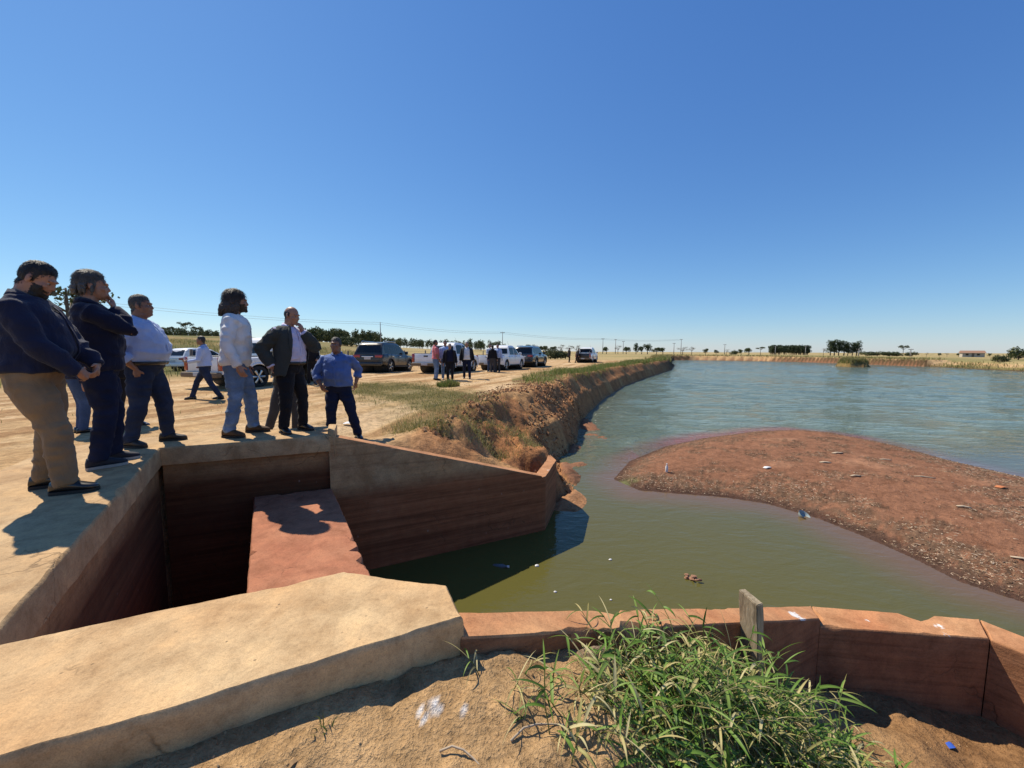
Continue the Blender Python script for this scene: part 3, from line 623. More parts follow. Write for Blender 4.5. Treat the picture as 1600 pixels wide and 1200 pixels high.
def build_person(label, loc, face, H=1.75, g=.3, group=None, vox=.0085, top='palebl', bottom='jean', shoe='shoe_black', sole='sole_dark', sk='skin_tan', hair='hair_black', style='short', beard=None,
                 feet=((-.11, 0, 10), (.11, 0, -10)), lean=0., twist=0., side=0., head=(0, 0), hem=.90, sleeve=1.0, rh=None, lh=None, jacket=None, hip=(0, 0), polo=False, belly=1.0):
    """local frame: +Y forwards, +X the person's right... hands: dict(p=wrist, d=direction, n=palm normal, e=elbow pole, c=curl)"""
    s = H/1.75; root = empty('person', loc, math.atan2(-face[0], face[1])); tag(root, label, 'person', group)
    near = vox < .012; NS = 22 if near else 14
    S = Matrix.Scale(s, 4)
    hx, hy = hip; low = min(f[2] if len(f) > 3 else 0 for f in feet)
    TM = Matrix.Translation((hx, hy, .95)) @ Euler((-lean, side, twist), 'XYZ').to_matrix().to_4x4() @ Matrix.Translation((0, 0, -.95))
    T = lambda p: TM @ Vector(p)
    gb = g*belly
    prof = [(.84, .0, .135, .105), (.92, 0, .168+.03*g, .118+.03*g), (1.0, .018*gb, .163+.05*g, .116+.055*gb), (1.09, .05*gb, .158+.06*g, .115+.08*gb), (1.18, .045*gb, .163+.052*g, .116+.068*gb), (1.28, .022*gb, .174+.036*g, .121+.04*gb), (1.36, .006, .183+.024*g, .118+.025*g), (1.42, -.008, .172+.016*g, .098+.012*g), (1.462, -.018, .118, .074), (1.50, -.02, .066, .058)]
    def torso(inf, z0, z1, flare=0.):
        zz = [p[0] for p in prof]; rows = []
        zs = [z0]+[z for z in zz if z0+.015 < z < z1-.01]+[z1]
        for z in zs:
            v = [np.interp(z, zz, [p[i] for p in prof]) for i in (1, 2, 3)]; ii = inf+(flare*(1-min(1, max(0, (z-.94)/.08)))); rows.append((hx*0, v[0], z, v[1]+ii, v[2]+ii))
        return rows
    sx = .188+.02*g
    sh = {1: T((sx, -.015, 1.385)), -1: T((-sx, -.015, 1.385))}
    hips = {1: Vector((hx+.092, hy, .90)), -1: Vector((hx-.092, hy, .90))}
    arms = {}; hd = {}
    for sd_, h in ((1, rh), (-1, lh)):
        h = dict(h or {}); p = h.get('p', (sd_*(sx+.10+.03*g), .02, .83)); e = h.get('e', (sd_*.35, -1, 0))
        el, wr = ik(sh[sd_], Vector(p), .30, .262, e); arms[sd_] = (sh[sd_], el, wr)
        dd = Vector(h['d']) if 'd' in h else (wr-el); nn = h.get('n', (-sd_, .25, 0)); hd[sd_] = (wr, dd, nn, h.get('c', .45))
    legs = {}
    for sd_, f in ((-1, feet[0]), (1, feet[1])):
        an = Vector((f[0], f[1], .085)); dl = (an-hips[sd_]).length*1.006; kn, an2 = ik(hips[sd_], an, .515*dl, .485*dl, (math.sin(R(-f[2]))*.5+.12*sd_, 1, 0)); legs[sd_] = (hips[sd_], kn, an2, f)
    # --- skin
    B = MB(); B.rings(torso(-.03, .93, 1.50), NS, M=TM)
    for q in (1, -1):
        a, e, wr = arms[q]; B.tube([T((q*.09, -.015, 1.385)), a, a.lerp(e, .5), e, e.lerp(wr, .3), wr], [.05, .052+.01*g, .046+.01*g, .038+.006*g, .041+.007*g, .027], 10, round_=True)
        hand(B, wr, hd[q][1], hd[q][2], -q if False else q, hd[q][3], near)
        h_, k_, an, f = legs[q]; B.tube([h_+Vector((-.03*q, 0, .06)), h_.lerp(k_, .2), h_.lerp(k_, .4), k_, k_.lerp(an, .35), an], [.05, .078+.01*g, .072+.012*g, .052, .050, .036], 12)
        fd = Vector((math.sin(R(-f[2])), math.cos(R(-f[2])), 0)); B.tube([an-fd*.03+Vector((0, 0, -.02)), an+fd*.06-Vector((0, 0, .045)), an+fd*.14-Vector((0, 0, .055))], [.034, .034, .022], 8, round_=True)
    nb = T((0, -.022, 1.46)); hc = T((0, .022, 1.628)); HM = (TM.to_3x3() @ Euler((R(head[1]), 0, R(head[0])), 'XYZ').to_matrix())
    pv = T((0, -.005, 1.55)); hc = pv+HM @ Vector((0, .022, .078))
    nr = .056+.012*g
    B.tube([nb, nb.lerp(pv, .6), pv+HM @ Vector((0, -.005, .03))], [nr+.012, nr, nr*.96], 12, round_=True)
    HS = 1.01; HM = HM @ Matrix.Scale(HS, 3); Q = lambda x, y, z: hc+HM @ Vector((x, y, z))
    B.ell(Q(0, -.012, .028), (.076, .096, .098), HM); B.ell(Q(0, .028, -.03), (.063+.006*g, .068, .088), HM); B.ell(Q(0, .05, -.075), (.042+.012*g, .042, .036), HM)
    B.ell(Q(0, .078, -.094), (.021, .019, .019), HM); B.ell(Q(0, .082, .03), (.052, .016, .013), HM)
    B.tube([Q(0, .080, .022), Q(0, .093, -.006), Q(0, .101, -.022)], [.010, .012, .0125], 8, round_=True); B.ell(Q(.012, .09, -.027), (.010, .012, .009), HM); B.ell(Q(-.012, .09, -.027), (.010, .012, .009), HM)
    B.ell(Q(0, .088, -.054), (.024, .012, .006), HM); B.ell(Q(0, .087, -.066), (.021, .012, .007), HM)
    for q in (1, -1):
        B.ell(Q(q*.044, .062, -.02), (.024, .022, .022), HM)
        B.ell(Q(q*.08, -.008, -.002), (.010, .021, .033), HM @ Euler((.2, 0, -q*.35)).to_matrix())
    if g > .6: B.ell(Q(0, .02, -.10), (.062, .06, .035), HM)
    for i, v in enumerate(B.v): B.v[i] = tuple(S @ Vector(v))
    body_me = remesh(B, 'body', .0064 if near else vox*.82, 3 if near else 2, .45); link('body', body_me, SK[sk], root)
    HI = HM.inverted()
    bc = np.empty(len(body_me.vertices)*3); body_me.vertices.foreach_get('co', bc); bc = bc.reshape(-1, 3)
    bn = np.empty(len(body_me.vertices)*3); body_me.vertices.foreach_get('normal', bn); bn = bn.reshape(-1, 3)
    lo = (bc/s-np.array(hc)) @ np.array(HI).T
    def peel(name, field, thick, mat, wav, tex=60, strand=None):
        F_ = field(lo[:, 0], lo[:, 1], lo[:, 2]); F_ = F_+.006*vn(lo*90)+.004*vn(lo*200)
        msk = (F_ > -.003); fs = [tuple(p.vertices) for p in body_me.polygons if all(msk[i] for i in p.vertices)]
        if not fs: return None
        us = sorted({i for f_ in fs for i in f_}); mp = {u: i for i, u in enumerate(us)}; us = np.array(us)
        P_ = lo[us]; th = thick(P_) if callable(thick) else thick
        st = vn(np.stack([P_[:, 0]*tex*2.2, P_[:, 1]*tex*.8, P_[:, 2]*tex*.8], 1))
        off = th*sst(-.006, .045, F_[us])*(1+wav*st)-.0015
        co_ = bc[us]+bn[us]*(off*s)[:, None]
        m = MB(); m.add([tuple(c) for c in co_], [tuple(mp[i] for i in f_) for f_ in fs]); shell = m.build(name, mat, root, True)
        if near and strand:                       # fine strips of hair combed over the shell
            k_ = rng.choice(len(us), strand[0]); k_ = k_[F_[us][k_] > .002]; nl = bn[us][k_] @ np.array(HI).T; nl /= np.linalg.norm(nl, axis=1)[:, None]
            cd = np.array(strand[2])+.45*rng.normal(size=(len(k_), 3)); tg = cd-nl*np.sum(cd*nl, 1)[:, None]; tg /= np.linalg.norm(tg, axis=1)[:, None]+1e-6
            L = strand[1]*rng.uniform(.5, 1.2, len(k_)); p0 = P_[k_]+nl*(off[k_]-.002)[:, None]; wv = np.cross(tg, nl)*(.0016*rng.uniform(.7, 1.6, len(k_)))[:, None]
            lift = strand[3]; p1 = p0+tg*(L*.5)[:, None]+nl*(L*lift)[:, None]; p2 = p0+tg*L[:, None]+nl*(L*lift*.7)[:, None]+np.array([0, 0, -1.])*(L*L*strand[4])[:, None]
            Vv = np.stack([p0-wv, p0+wv, p1+wv, p1-wv, p2], 1).reshape(-1, 3) @ np.array(HM).T+np.array(hc); m = MB(); o_ = np.arange(len(k_))*5
            m.add((Vv*s).tolist(), [q for i in o_.tolist() for q in ((i, i+1, i+2, i+3), (i+3, i+2, i+4))]); m.build('hair_strands', mat, shell, True)
        return shell
    # --- eyes, brows
    if near:
        for q in (1, -1):
            m = MB(); m.ell(S @ Q(q*.031, .073, .006), (.0115*s, .0115*s, .0075*s), None, 10, 7); ey = m.build('eye', EYE, root, True)
            m = MB(); m.ell(S @ Q(q*.031, .0835, .006), (.0062*s, .0035*s, .0062*s), HM, 8, 6); m.build('iris', IRIS, ey, True)
            m = MB(); m.tube([S @ Q(q*.014, .091, .026), S @ Q(q*.032, .088, .033), S @ Q(q*.048, .074, .028)], [.0035*s, .0048*s, .003*s], 6); m.build('eyebrow', HA[hair if hair != 'hair_white' else 'hair_grey'], root, True)
    # --- hair
    def hairline(x, y, z):
        f = np.where(y > .02, z-np.interp(y, [.02, .028, .05, .075, .1], [-.012, .03, .056, .068, .08]), z-np.interp(y, [-.12, -.06, -.035, -.022, -.002, .010, .02], [-.09, -.082, -.05, .028, .028, -.022, -.012]))
        return np.minimum(f, .05)+np.where(np.abs(x) > .086, -.05, 0)
    if style == 'bald':
        ho = peel('hair', lambda x, y, z: np.minimum(np.minimum(hairline(x, y, z), .062-z), .03-y), .005, HA[hair], .2, strand=(900, .016, (0, -.6, -.8), .12, 0))
    else:
        th = {'short': lambda p: .004+.009*sst(.03, .11, p[:, 2]), 'full': lambda p: (.007+.012*sst(.03, .1, p[:, 2]))*(.4+.6*sst(.09, .03, p[:, 1]))+.010*sst(0, -.08, p[:, 1]), 'long': lambda p: (.012+.012*sst(.03, .1, p[:, 2]))*(.3+.7*sst(.09, .02, p[:, 1]))+.018*sst(.02, -.08, p[:, 1]), 'cap': lambda p: .012+0*p[:, 0]}[style]
        ho = peel('hair', hairline, th, HA[hair], .25 if style != 'cap' else 0, strand={'short': (2600, .022, (0, -.5, -.35), .22, 0), 'full': (3200, .042, (0, -1, -.35), .16, 2), 'long': (3200, .075, (0, -.9, -.6), .12, 3), 'cap': None}[style])
        if style in ('long', 'full') and near:
            m = MB()
            for j in range(70 if style == 'long' else 24):
                a = math.pi*random.uniform(.93, 2.07); rr = random.uniform(.95, 1.1)
                if style == 'long':
                    L = random.uniform(.75, 1.2); fl = random.uniform(.92, 1.12)
                    pts = [Q(.082*math.cos(a)*rr, -.014+.10*math.sin(a)*rr, .035), Q(.092*math.cos(a), -.016+.125*math.sin(a), -.02), Q(.094*math.cos(a)*fl, -.024+.135*math.sin(a)*fl, -.075*L), Q(.085*math.cos(a)*fl+random.uniform(-.012, .012), -.03+.14*math.sin(a)*fl, -.125*L), Q(.078*math.cos(a)*fl, -.03+.15*math.sin(a)*fl, -.15*L)]
                    rad = [.012, .017, .017, .013, .003]
                else:
                    pts = [Q(.078*math.cos(a)*rr, -.014+.098*math.sin(a)*rr, .02), Q(.085*math.cos(a), -.016+.112*math.sin(a), -.035), Q(.08*math.cos(a), -.016+.108*math.sin(a), -.085)]; rad = [.012, .014, .004]
                m.tube([S @ p for p in pts], [r*s for r in rad], 6)
            link('hair_locks', remesh(m, 'hair_locks', .006, 2, .5, .006, 45), HA[hair], ho)
    if style == 'cap':
        m = MB(); m.tube([S @ Q(0, .07, .055), S @ Q(0, .12, .045), S @ Q(0, .16, .036)], [(.065*s, .008*s), (.06*s, .007*s), (.03*s, .005*s)], 12); ho.name = 'cap'; ho.data.materials.clear(); ho.data.materials.append(LEA['shoe_black']); m.build('cap_peak', LEA['shoe_black'], ho, True)
    if beard:
        def bf(x, y, z):
            up = np.interp(np.abs(x), [0, .03, .05, .075], [-.04, -.045, -.035, .0])
            f = np.minimum(np.minimum(up-z, z+.135), y-.012)
            lips = .016-np.hypot(x/1.6, (z+.060)*1.5)
            return np.minimum(f, np.where(y > .07, -lips, .05))
        peel('beard', bf, .006, HA[beard], .3, strand=(1500, .014, (0, .4, -1), .35, 0))
    # --- trousers
    P = MB(); P.rings(torso(.008, .83, .985), NS, M=Matrix.Translation((hx, hy, 0)) )
    for q in (1, -1):
        h_, k_, an, f = legs[q]
        P.tube([h_+Vector((-.01*q, -.005, .04)), h_+Vector((0, 0, -.08)), h_.lerp(k_, .55), k_, k_.lerp(an, .35), k_.lerp(an, .75), an+Vector((0, 0, .01)), an+Vector((0, .008, -.015))], [.102+.02*g, .104+.02*g, .09+.018*g, .070+.012*g, .068+.012*g, .061+.008*g, .062+.005*g, .061+.005*g], 14 if near else 10)
    for i, v in enumerate(P.v): P.v[i] = tuple(S @ Vector(v))
    link('trousers', remesh(P, 'trousers', vox*1.25, 4, .5, .010*s if near else .004, 9), CL[bottom], root)
    # --- shirt
    P = MB(); P.rings(torso(.016, hem, 1.475, .022 if hem < .95 else 0), NS, M=TM)
    for q in (1, -1):
        a, e, wr = arms[q]
        P.tube([T((q*.075, -.012, 1.388)), T((q*.13, -.012, 1.392)), a, a.lerp(e, .5), e, e.lerp(wr, .5), wr][:7 if sleeve > .9 else 6], [.056, .064+.006*g, .069+.012*g, .067+.014*g, .060+.01*g, .056+.008*g, .046+.005*g][:7 if sleeve > .9 else 6], 14, round_=False) if sleeve > .45 else \
            P.tube([T((q*.08, -.012, 1.388)), a, a.lerp(e, .5), a.lerp(e, .85)], [.058, .07+.012*g, .07+.012*g, .07+.01*g], 12)
        if .45 < sleeve < .9:
            c_ = e.lerp(wr, .5); u_ = (wr-e).normalized(); P.tube([c_-u_*.05, c_, c_+u_*.012], [.063+.01*g, .066+.01*g, .06+.01*g], 14)
    for i, v in enumerate(P.v): P.v[i] = tuple(S @ Vector(v))
    so_ = link('shirt', remesh(P, 'shirt', vox*1.25, 4, .5, .012*s if near else .004, 8), CL[top], root)
    # collar
    m = MB(); rows = []; f = []; m_ = 17
    for i in range(3):
        for k in range(m_):
            a = math.pi*.5+math.pi*.09+(2*math.pi-math.pi*.18)*k/(m_-1)
            r_ = nr+(.012, .014, .030)[i]; z = (1.462, 1.512, 1.478)[i]+(.012 if i == 1 else 0)*(-math.sin(a)); fw = max(0, math.sin(a))
            rows.append(S @ T((math.cos(a)*r_, -.018+math.sin(a)*r_+(.012*fw if i == 2 else 0), z-(.03*fw if i else .028*fw))))
    for i in range(2):
        for k in range(m_-1): f.append((i*m_+k, i*m_+k+1, (i+1)*m_+k+1, (i+1)*m_+k))
    m.add(rows, f); co = m.build('collar', CL[top], so_, True); md = co.modifiers.new('s', 'SOLIDIFY'); md.thickness = .005
    if near and not polo:
        zz = [p[0] for p in prof]; m = MB(); pts = []
        for z in np.linspace(1.42, hem+.02, 12):
            v = [float(np.interp(z, zz, [p[i] for p in prof])) for i in (1, 3)]; pts.append(S @ T((0, v[0]+v[1]+.022, z)))
        m.tube(pts, [(.016*s, .004*s)]*12, 6); m.build('placket', CL[top], so_, True)
    # belt
    if hem > .95:
        rows = torso(.034, .95, .99); m = MB(); m.rings([(hx+a, hy+b, c, d, e) for a, b, c, d, e in rows], 20, M=S); m.build('belt', BELT, root, True)
    # --- jacket open at the front
    if jacket:
        m = MB(); rows = []; f = []; m_ = 33; zs = [.80, .86, .92, 1.0, 1.09, 1.18, 1.28, 1.36, 1.42, 1.455, 1.485]
        zz = [p[0] for p in prof]
        for i, z in enumerate(zs):
            v = [float(np.interp(max(z, .92), zz, [p[j] for p in prof])) for j in (1, 2, 3)]
            gap = np.interp(z, [.80, 1.0, 1.25, 1.45], [.60, .44, .40, .34])*math.pi
            fl = .040+.02*max(0, (1.0-z)/.2)
            for k in range(m_):
                a = math.pi/2+gap/2+(2*math.pi-gap)*k/(m_-1); ca, sa = math.cos(a), math.sin(a)
                rows.append(S @ T(((v[1]+fl)*math.copysign(abs(ca)**.87, ca), v[0]+(v[2]+fl)*math.copysign(abs(sa)**.87, sa), z+.008*math.sin(k*.9)*(1 if z < .9 else 0))))
        for i in range(len(zs)-1):
            for k in range(m_-1): f.append((i*m_+k, i*m_+k+1, (i+1)*m_+k+1, (i+1)*m_+k))
        m.add(rows, f); jo = m.build('jacket', CL[jacket], root, True); md = jo.modifiers.new('s', 'SOLIDIFY'); md.thickness = .012; md.offset = 0; sb = jo.modifiers.new('b', 'SUBSURF'); sb.levels = sb.render_levels = 1
        P = MB()
        for q in (1, -1):
            a, e, wr = arms[q]; P.tube([T((q*.10, -.012, 1.39)), T((q*.15, -.012, 1.398)), a+Vector((q*.004, 0, .004)), a.lerp(e, .5), e, e.lerp(wr, .5), e.lerp(wr, .93)], [.066, .078, .084+.012*g, .084+.014*g, .087+.01*g, .076+.008*g, .064+.005*g], 14)
        for i, v in enumerate(P.v): P.v[i] = tuple(S @ Vector(v))
        link('sleeves', remesh(P, 'sleeves', vox*1.3, 3, .5, .008*s if near else .003, 10), CL[jacket], jo)
        if near:
            for q in (1, -1):
                m = MB(); pts = []
                for z, w_ in ((1.48, .015), (1.40, .028), (1.30, .032), (1.2, .022), (1.13, .008)):
                    v = [float(np.interp(z, zz, [p[j] for p in prof])) for j in (1, 2, 3)]; gap = np.interp(z, [.80, 1.0, 1.25, 1.45], [.60, .44, .40, .34])*math.pi; a = math.pi/2-q*gap/2*1.12
                    pts.append((S @ T((math.cos(a)*(v[1]+.052)*1.0, v[0]+math.sin(a)*(v[2]+.052), z)), w_))
                m.tube([p for p, _ in pts], [(w_*s, .006*s) for _, w_ in pts], 8); m.build('lapel', CL[jacket], jo, True)
    # --- shoes
    for q in (-1, 1):
        h_, k_, an, f = legs[q]; A = R(f[2]); m = MB()
        RM = Matrix.Translation((an.x, an.y, 0)) @ Matrix.Rotation(A, 4, 'Z'); n_ = 14
        lp = [(-.085, .026, .06), (-.075, .036, .10), (-.03, .041, .115), (.02, .041, .108), (.065, .044, .088), (.11, .048, .070), (.15, .043, .060), (.175, .030, .050), (.187, .012, .036)]
        v = []; fc = []
        for (y, hw, zt) in lp:
            for k in range(n_):
                a = 2*math.pi*k/n_; ca, sa = math.cos(a), math.sin(a)
                v.append(RM @ Vector((hw*math.copysign(abs(ca)**.75, ca), y, .018+(zt-.018)*(.5+.5*math.copysign(abs(sa)**.8, sa)))))
        for i in range(len(lp)-1):
            for k in range(n_): fc.append((i*n_+k, i*n_+(k+1) % n_, (i+1)*n_+(k+1) % n_, (i+1)*n_+k))
        fc += [tuple(range(n_-1, -1, -1)), tuple((len(lp)-1)*n_+k for k in range(n_))]
        m.add([S @ p for p in v], fc); sho = m.build('shoe', LEA[shoe], root, True)
        m = MB(); ol = [(hw+.005, y) for y, hw, _ in lp]; pl = [(a, b) for a, b in ol]+[(-a, b) for a, b in ol[::-1]]
        m.prism([tuple((RM @ Vector((a, b, 0))).xy) for a, b in pl], 0, .024); 
        for i, p in enumerate(m.v): m.v[i] = tuple(S @ Vector(p))
        m.build('sole', LEA[sole], sho)
    return root
# the six men on the deck
DZ = 1.901
build_person('bearded man in navy shirt and khaki trousers looking down with his hands clasped', (-3.53, 2.94, DZ), (.86, .50), 1.74, .90, top='navy', bottom='khaki', shoe='shoe_black', hair='hair_black', style='short', beard='hair_black', sk='skin_tan',
    feet=((-.13, -.10, 6), (.13, .10, -4)), lean=.03, head=(-6, -27), hem=.93, hip=(0, -.05), rh=dict(p=(.15, .23, .93), d=(-.75, .25, -.5), n=(-.3, -.75, .1), e=(1, -.5, -.3), c=.7), lh=dict(p=(-.02, .31, .93), d=(.6, .1, -.6), n=(.2, -.8, .1), e=(-1, -.4, -.3), c=.7))
build_person('grey-haired man in dark navy clothes covering his mouth with one hand', (-3.83, 3.62, DZ), (.70, .71), 1.78, .42, top='navy2', bottom='indigo', shoe='shoe_navy', sole='sole_white', hair='hair_grey', style='full', sk='skin_tan',
    feet=((-.12, .04, -4), (.12, -.05, 8)), lean=-.02, head=(-4, -4), hem=.88, hip=(0, 0), rh=dict(p=(.07, .125, 1.43), d=(-.45, -.02, .95), n=(-.3, -1, 0), e=(.7, .5, -1), c=.45), lh=dict(p=(-.25, -.02, .86), e=(-.4, -1, 0), c=.4))
build_person('stout grey-haired man in pale blue shirt with hands in his jeans pockets', (-4.16, 4.42, DZ), (.97, .22), 1.68, .95, top='palebl', bottom='jean', shoe='boot', hair='hair_grey', style='short', sk='skin_brown',
    feet=((-.155, .10, 10), (.155, -.10, -18)), head=(12, 2), hem=.955, sleeve=.7, rh=dict(p=(.20, .035, .905), d=(-.12, -.02, -1), n=(-1, 0, 0), e=(1, -.9, 0), c=.2), lh=dict(p=(-.20, .035, .905), d=(.12, -.02, -1), n=(1, 0, 0), e=(-1, -.8, 0), c=.2))
build_person('long-haired bearded man in white shirt and washed light jeans', (-3.48, 4.92, DZ), (.90, .44), 1.80, .25, top='whitebl', bottom='jeanl', shoe='shoe_brown', hair='hair_brown', style='long', beard='hair_brown', sk='skin_tan',
    feet=((-.12, .13, -12), (.12, -.08, -30)), head=(8, 2), hem=.86, lean=.06, rh=dict(p=(.30, .07, .86), n=(-1, .2, 0), c=.5), lh=dict(p=(-.28, .06, .85), n=(1, .2, 0)))
build_person('balding man in grey suit jacket with a hand on his chin', (-2.92, 5.14, DZ), (.97, -.24), 1.64, .45, top='lilac', bottom='black', shoe='shoe_black', hair='hair_black', style='bald', sk='skin_tan', jacket='grey',
    feet=((-.13, .06, -8), (.14, -.02, -26)), head=(4, -10), lean=.05, hem=.965, rh=dict(p=(.25, -.06, .93), d=(-.7, -.1, -.6), n=(0, 1, 0), e=(.5, -1, 0), c=.3), lh=dict(p=(-.065, .17, 1.405), d=(.35, .02, 1), n=(.25, -1, 0), e=(-.6, .5, -1), c=.8))
gz6 = ground_z(-2.76, 6.28)
build_person('stocky man in mid-blue shirt facing the camera with one arm hanging', (-2.80, 6.28, gz6-.005), (.16, -.98), 1.64, .8, top='blue', bottom='indigo', shoe='shoe_black', hair='hair_grey', style='short', sk='skin_brown',
    feet=((-.30, .03, 30), (.12, .10, -6)), hip=(.0, 0), head=(-12, 4), hem=.93, sleeve=.7, side=.02, rh=dict(p=(.22, .20, .95), d=(-.55, .35, -.7), n=(-.6, -.6, 0), e=(1, -.4, -.3), c=.5), lh=dict(p=(-.25, -.14, .95), d=(.2, -.5, -.7), n=(1, 0, 0), e=(-.5, -1, 0)))
# men behind them
def gp(x, y): return (x, y, ground_z(x, y)-.01)
build_person('man in blue jeans standing on the dirt behind the two men in navy', gp(-6.75, 6.05), (.55, .8), 1.68, .3, vox=.018, top='navy', bottom='jeanm', shoe='shoe_black')
build_person('man in dark trousers standing behind the grey-haired man in pale blue', gp(-6.55, 6.6), (.9, -.1), 1.66, .3, vox=.018, top='black', bottom='black', shoe='shoe_black', feet=((-.14, .05, 0), (.14, -.1, 0)))
build_person('man in white shirt and dark jeans striding across the dirt towards the pickup', gp(-8.18, 10.4), (-.93, -.35), 1.68, .3, vox=.012, top='palebl', bottom='jean', shoe='shoe_black', hair='hair_black', sk='skin_brown', hem=.93,
    feet=((-.09, -.34, 0), (.10, .36, 0)), hip=(0, 0), lean=.05, rh=dict(p=(.25, .15, .95), n=(-1, 0, 0)), lh=dict(p=(-.22, .30, 1.05), d=(.1, .9, .2), n=(1, 0, 0)))
build_person('man in grey trousers mostly hidden behind the man in the suit jacket', gp(-3.36, 5.78), (.75, -.62), 1.62, .2, vox=.017, top='grey', bottom='greytr', shoe='shoe_brown', feet=((-.12, 0, 0), (.27, -.12, -10)), hip=(-.02, 0), rh=dict(p=(.1, .25, 1.0)), lh=dict(p=(-.1, .25, 1.0)))
build_person('person in black jacket standing beside the near white pickup', gp(-7.55, 14.7), (.5, -.86), 1.68, .3, vox=.018, top='black', bottom='black', rh=dict(p=(.2, .25, 1.0)), lh=dict(p=(-.2, .25, 1.02)))
GA = 'people gathered by the parked cars'
build_person('man in pink shirt and light jeans beside the white tailgate', gp(-3.36, 17.2), (.75, .35), 1.76, .3, GA, .018, 'pink', 'jeanl', 'boot', sk='skin_brown', hem=.93, sleeve=.3, polo=True, rh=dict(p=(.24, .12, .86)))
build_person('tall man in pale shirt between the pink shirt and the dark jacket', gp(-3.02, 17.7), (.3, -.95), 1.78, .3, GA, .018, 'palebl', 'jeanl', 'sole_white', hair='hair_grey', hem=.93)
build_person('short person in black jacket and trousers in front of the white pickup', gp(-2.70, 17.0), (.2, -.97), 1.62, .3, GA, .018, 'navy2', 'black', 'shoe_black', hair='hair_white', jacket='black', feet=((-.1, .1, 0), (.1, -.12, 0)))
build_person('grey-haired man in open dark jacket over white shirt walking from the cars', gp(-2.10, 18.2), (.12, -.98), 1.72, .45, GA, .018, 'white', 'indigo', 'shoe_black', hair='hair_white', jacket='black', sk='skin_tan', feet=((-.13, .16, 0), (.13, -.16, 0)))
build_person('man in white shirt among three standing by the white pickup bed', gp(-1.36, 23.9), (.6, -.7), 1.74, .3, GA, .02, 'white', 'jeanm', 'shoe_black', hair='hair_grey', rh=dict(p=(.15, .3, 1.15)))
build_person('dark-haired person in black top among three by the white pickup bed', gp(-1.16, 23.3), (.2, .95), 1.62, .2, GA, .02, 'black', 'greytr', 'shoe_black', hair='hair_black', style='full')
build_person('man in blue shirt among three standing by the white pickup bed', gp(-.86, 23.6), (-.4, -.9), 1.70, .3, GA, .02, 'palebl', 'greytr', 'shoe_black', hair='hair_black')
build_person('person all in black standing on the track by the far pickup', gp(6.8, 46.5), (.9, .1), 1.74, .2, GA, .025, 'black', 'black', 'shoe_black', jacket='black')
build_person('person in black leaning at the rear of the far pickup', gp(7.55, 45.2), (.9, .3), 1.74, .2, GA, .025, 'black', 'black', 'shoe_black', lean=.25, feet=((-.12, -.18, 0), (.12, .1, 0)))

# ---------------------------------------------------------------- vehicles
def wheel(parent, x, y, r=.385, wd=.26, spokes=6, rimm='steel', flip=1):
    m = MB(); n = 28; prof = [(-.5, .66), (-.5, .92), (-.42, .985), (-.2, 1.0), (.2, 1.0), (.42, .985), (.5, .92), (.5, .66)]
    v = []; f = []
    for i, (a, b) in enumerate(prof):
        for k in range(n):
            t_ = 2*math.pi*k/n; v.append((a*wd, b*r*math.cos(t_), b*r*math.sin(t_)))
    for i in range(len(prof)-1):
        for k in range(n): f.append((i*n+k, i*n+(k+1) % n, (i+1)*n+(k+1) % n, (i+1)*n+k))
    m.add(v, f); w_ = m.build('wheel', MAT['black'], parent, 40, loc=(x, y, r))
    m = MB(); sd_ = flip*wd*.42
    m.tube([(-wd*.45, 0, 0), (wd*.45, 0, 0)], [r*.665, r*.665], 24, cap=False)
    m.tube([(sd_*.4, 0, 0), (sd_*.98, 0, 0)], [r*.16, r*.14], 12)
    for k in range(spokes):
        a = 2*math.pi*k/spokes; c, s_ = math.cos(a), math.sin(a); p = Vector((0, c, s_)); q = Vector((0, -s_, c))
        m.tube([Vector((sd_*.85, 0, 0))+p*r*.1, Vector((sd_*1.0, 0, 0))+p*r*.4, Vector((sd_*.9, 0, 0))+p*r*.66], [(.035, .03), (.03, .04), (.025, .055)], 6)
    m.build('rim', MAT[rimm], w_, 40)
    m = MB(); m.tube([(-sd_*.4, 0, 0), (sd_*.3, 0, 0)], [r*.62, r*.62], 20); m.build('brake_disc', MAT['dark'], w_, 40)
def loft_body(name, st, mat, parent, L):
    """st: list of (y, z_bottom, z_top, half_width, top_inset)"""
    v = []; f = []; mats = []
    fr = [(0, 0), (.72, 0), (.97, .0), (1.0, .10), (1.0, .35), (1.0, .62), (.985, .80), (.95, .93), (.90, 1.0), (.6, 1.0), (0, 1.0)]
    half = len(fr); ringn = 2*half-2
    for (y, zb, zt, hw, ins_) in st:
        pts = []
        for i, (a, b) in enumerate(fr):
            x = a*hw
            if i in (7, 8): x -= ins_*(1 if i == 8 else .4)
            pts.append((x, y, zb+(zt-zb)*b))
        for p in pts: v.append(p)
        for p in pts[-2:0:-1]: v.append((-p[0], p[1], p[2]))
    for i in range(len(st)-1):
        for k in range(ringn):
            f.append((i*ringn+k, i*ringn+(k+1) % ringn, (i+1)*ringn+(k+1) % ringn, (i+1)*ringn+k)); mats.append(1 if k in (0, 1, ringn-1, ringn-2) else 0)
    f += [tuple(range(ringn-1, -1, -1)), tuple((len(st)-1)*ringn+k for k in range(ringn))]; mats += [0, 0]
    m = MB(); m.add(v, f); m.m = mats; me = m.mesh(name); me.polygons.foreach_set('material_index', mats); smooth(me, 30)
    bm = bmesh.new(); bm.from_mesh(me); bmesh.ops.recalc_face_normals(bm, faces=bm.faces); bm.to_mesh(me); bm.free()
    return link(name, me, [MAT[mat], MAT['dark']], parent)
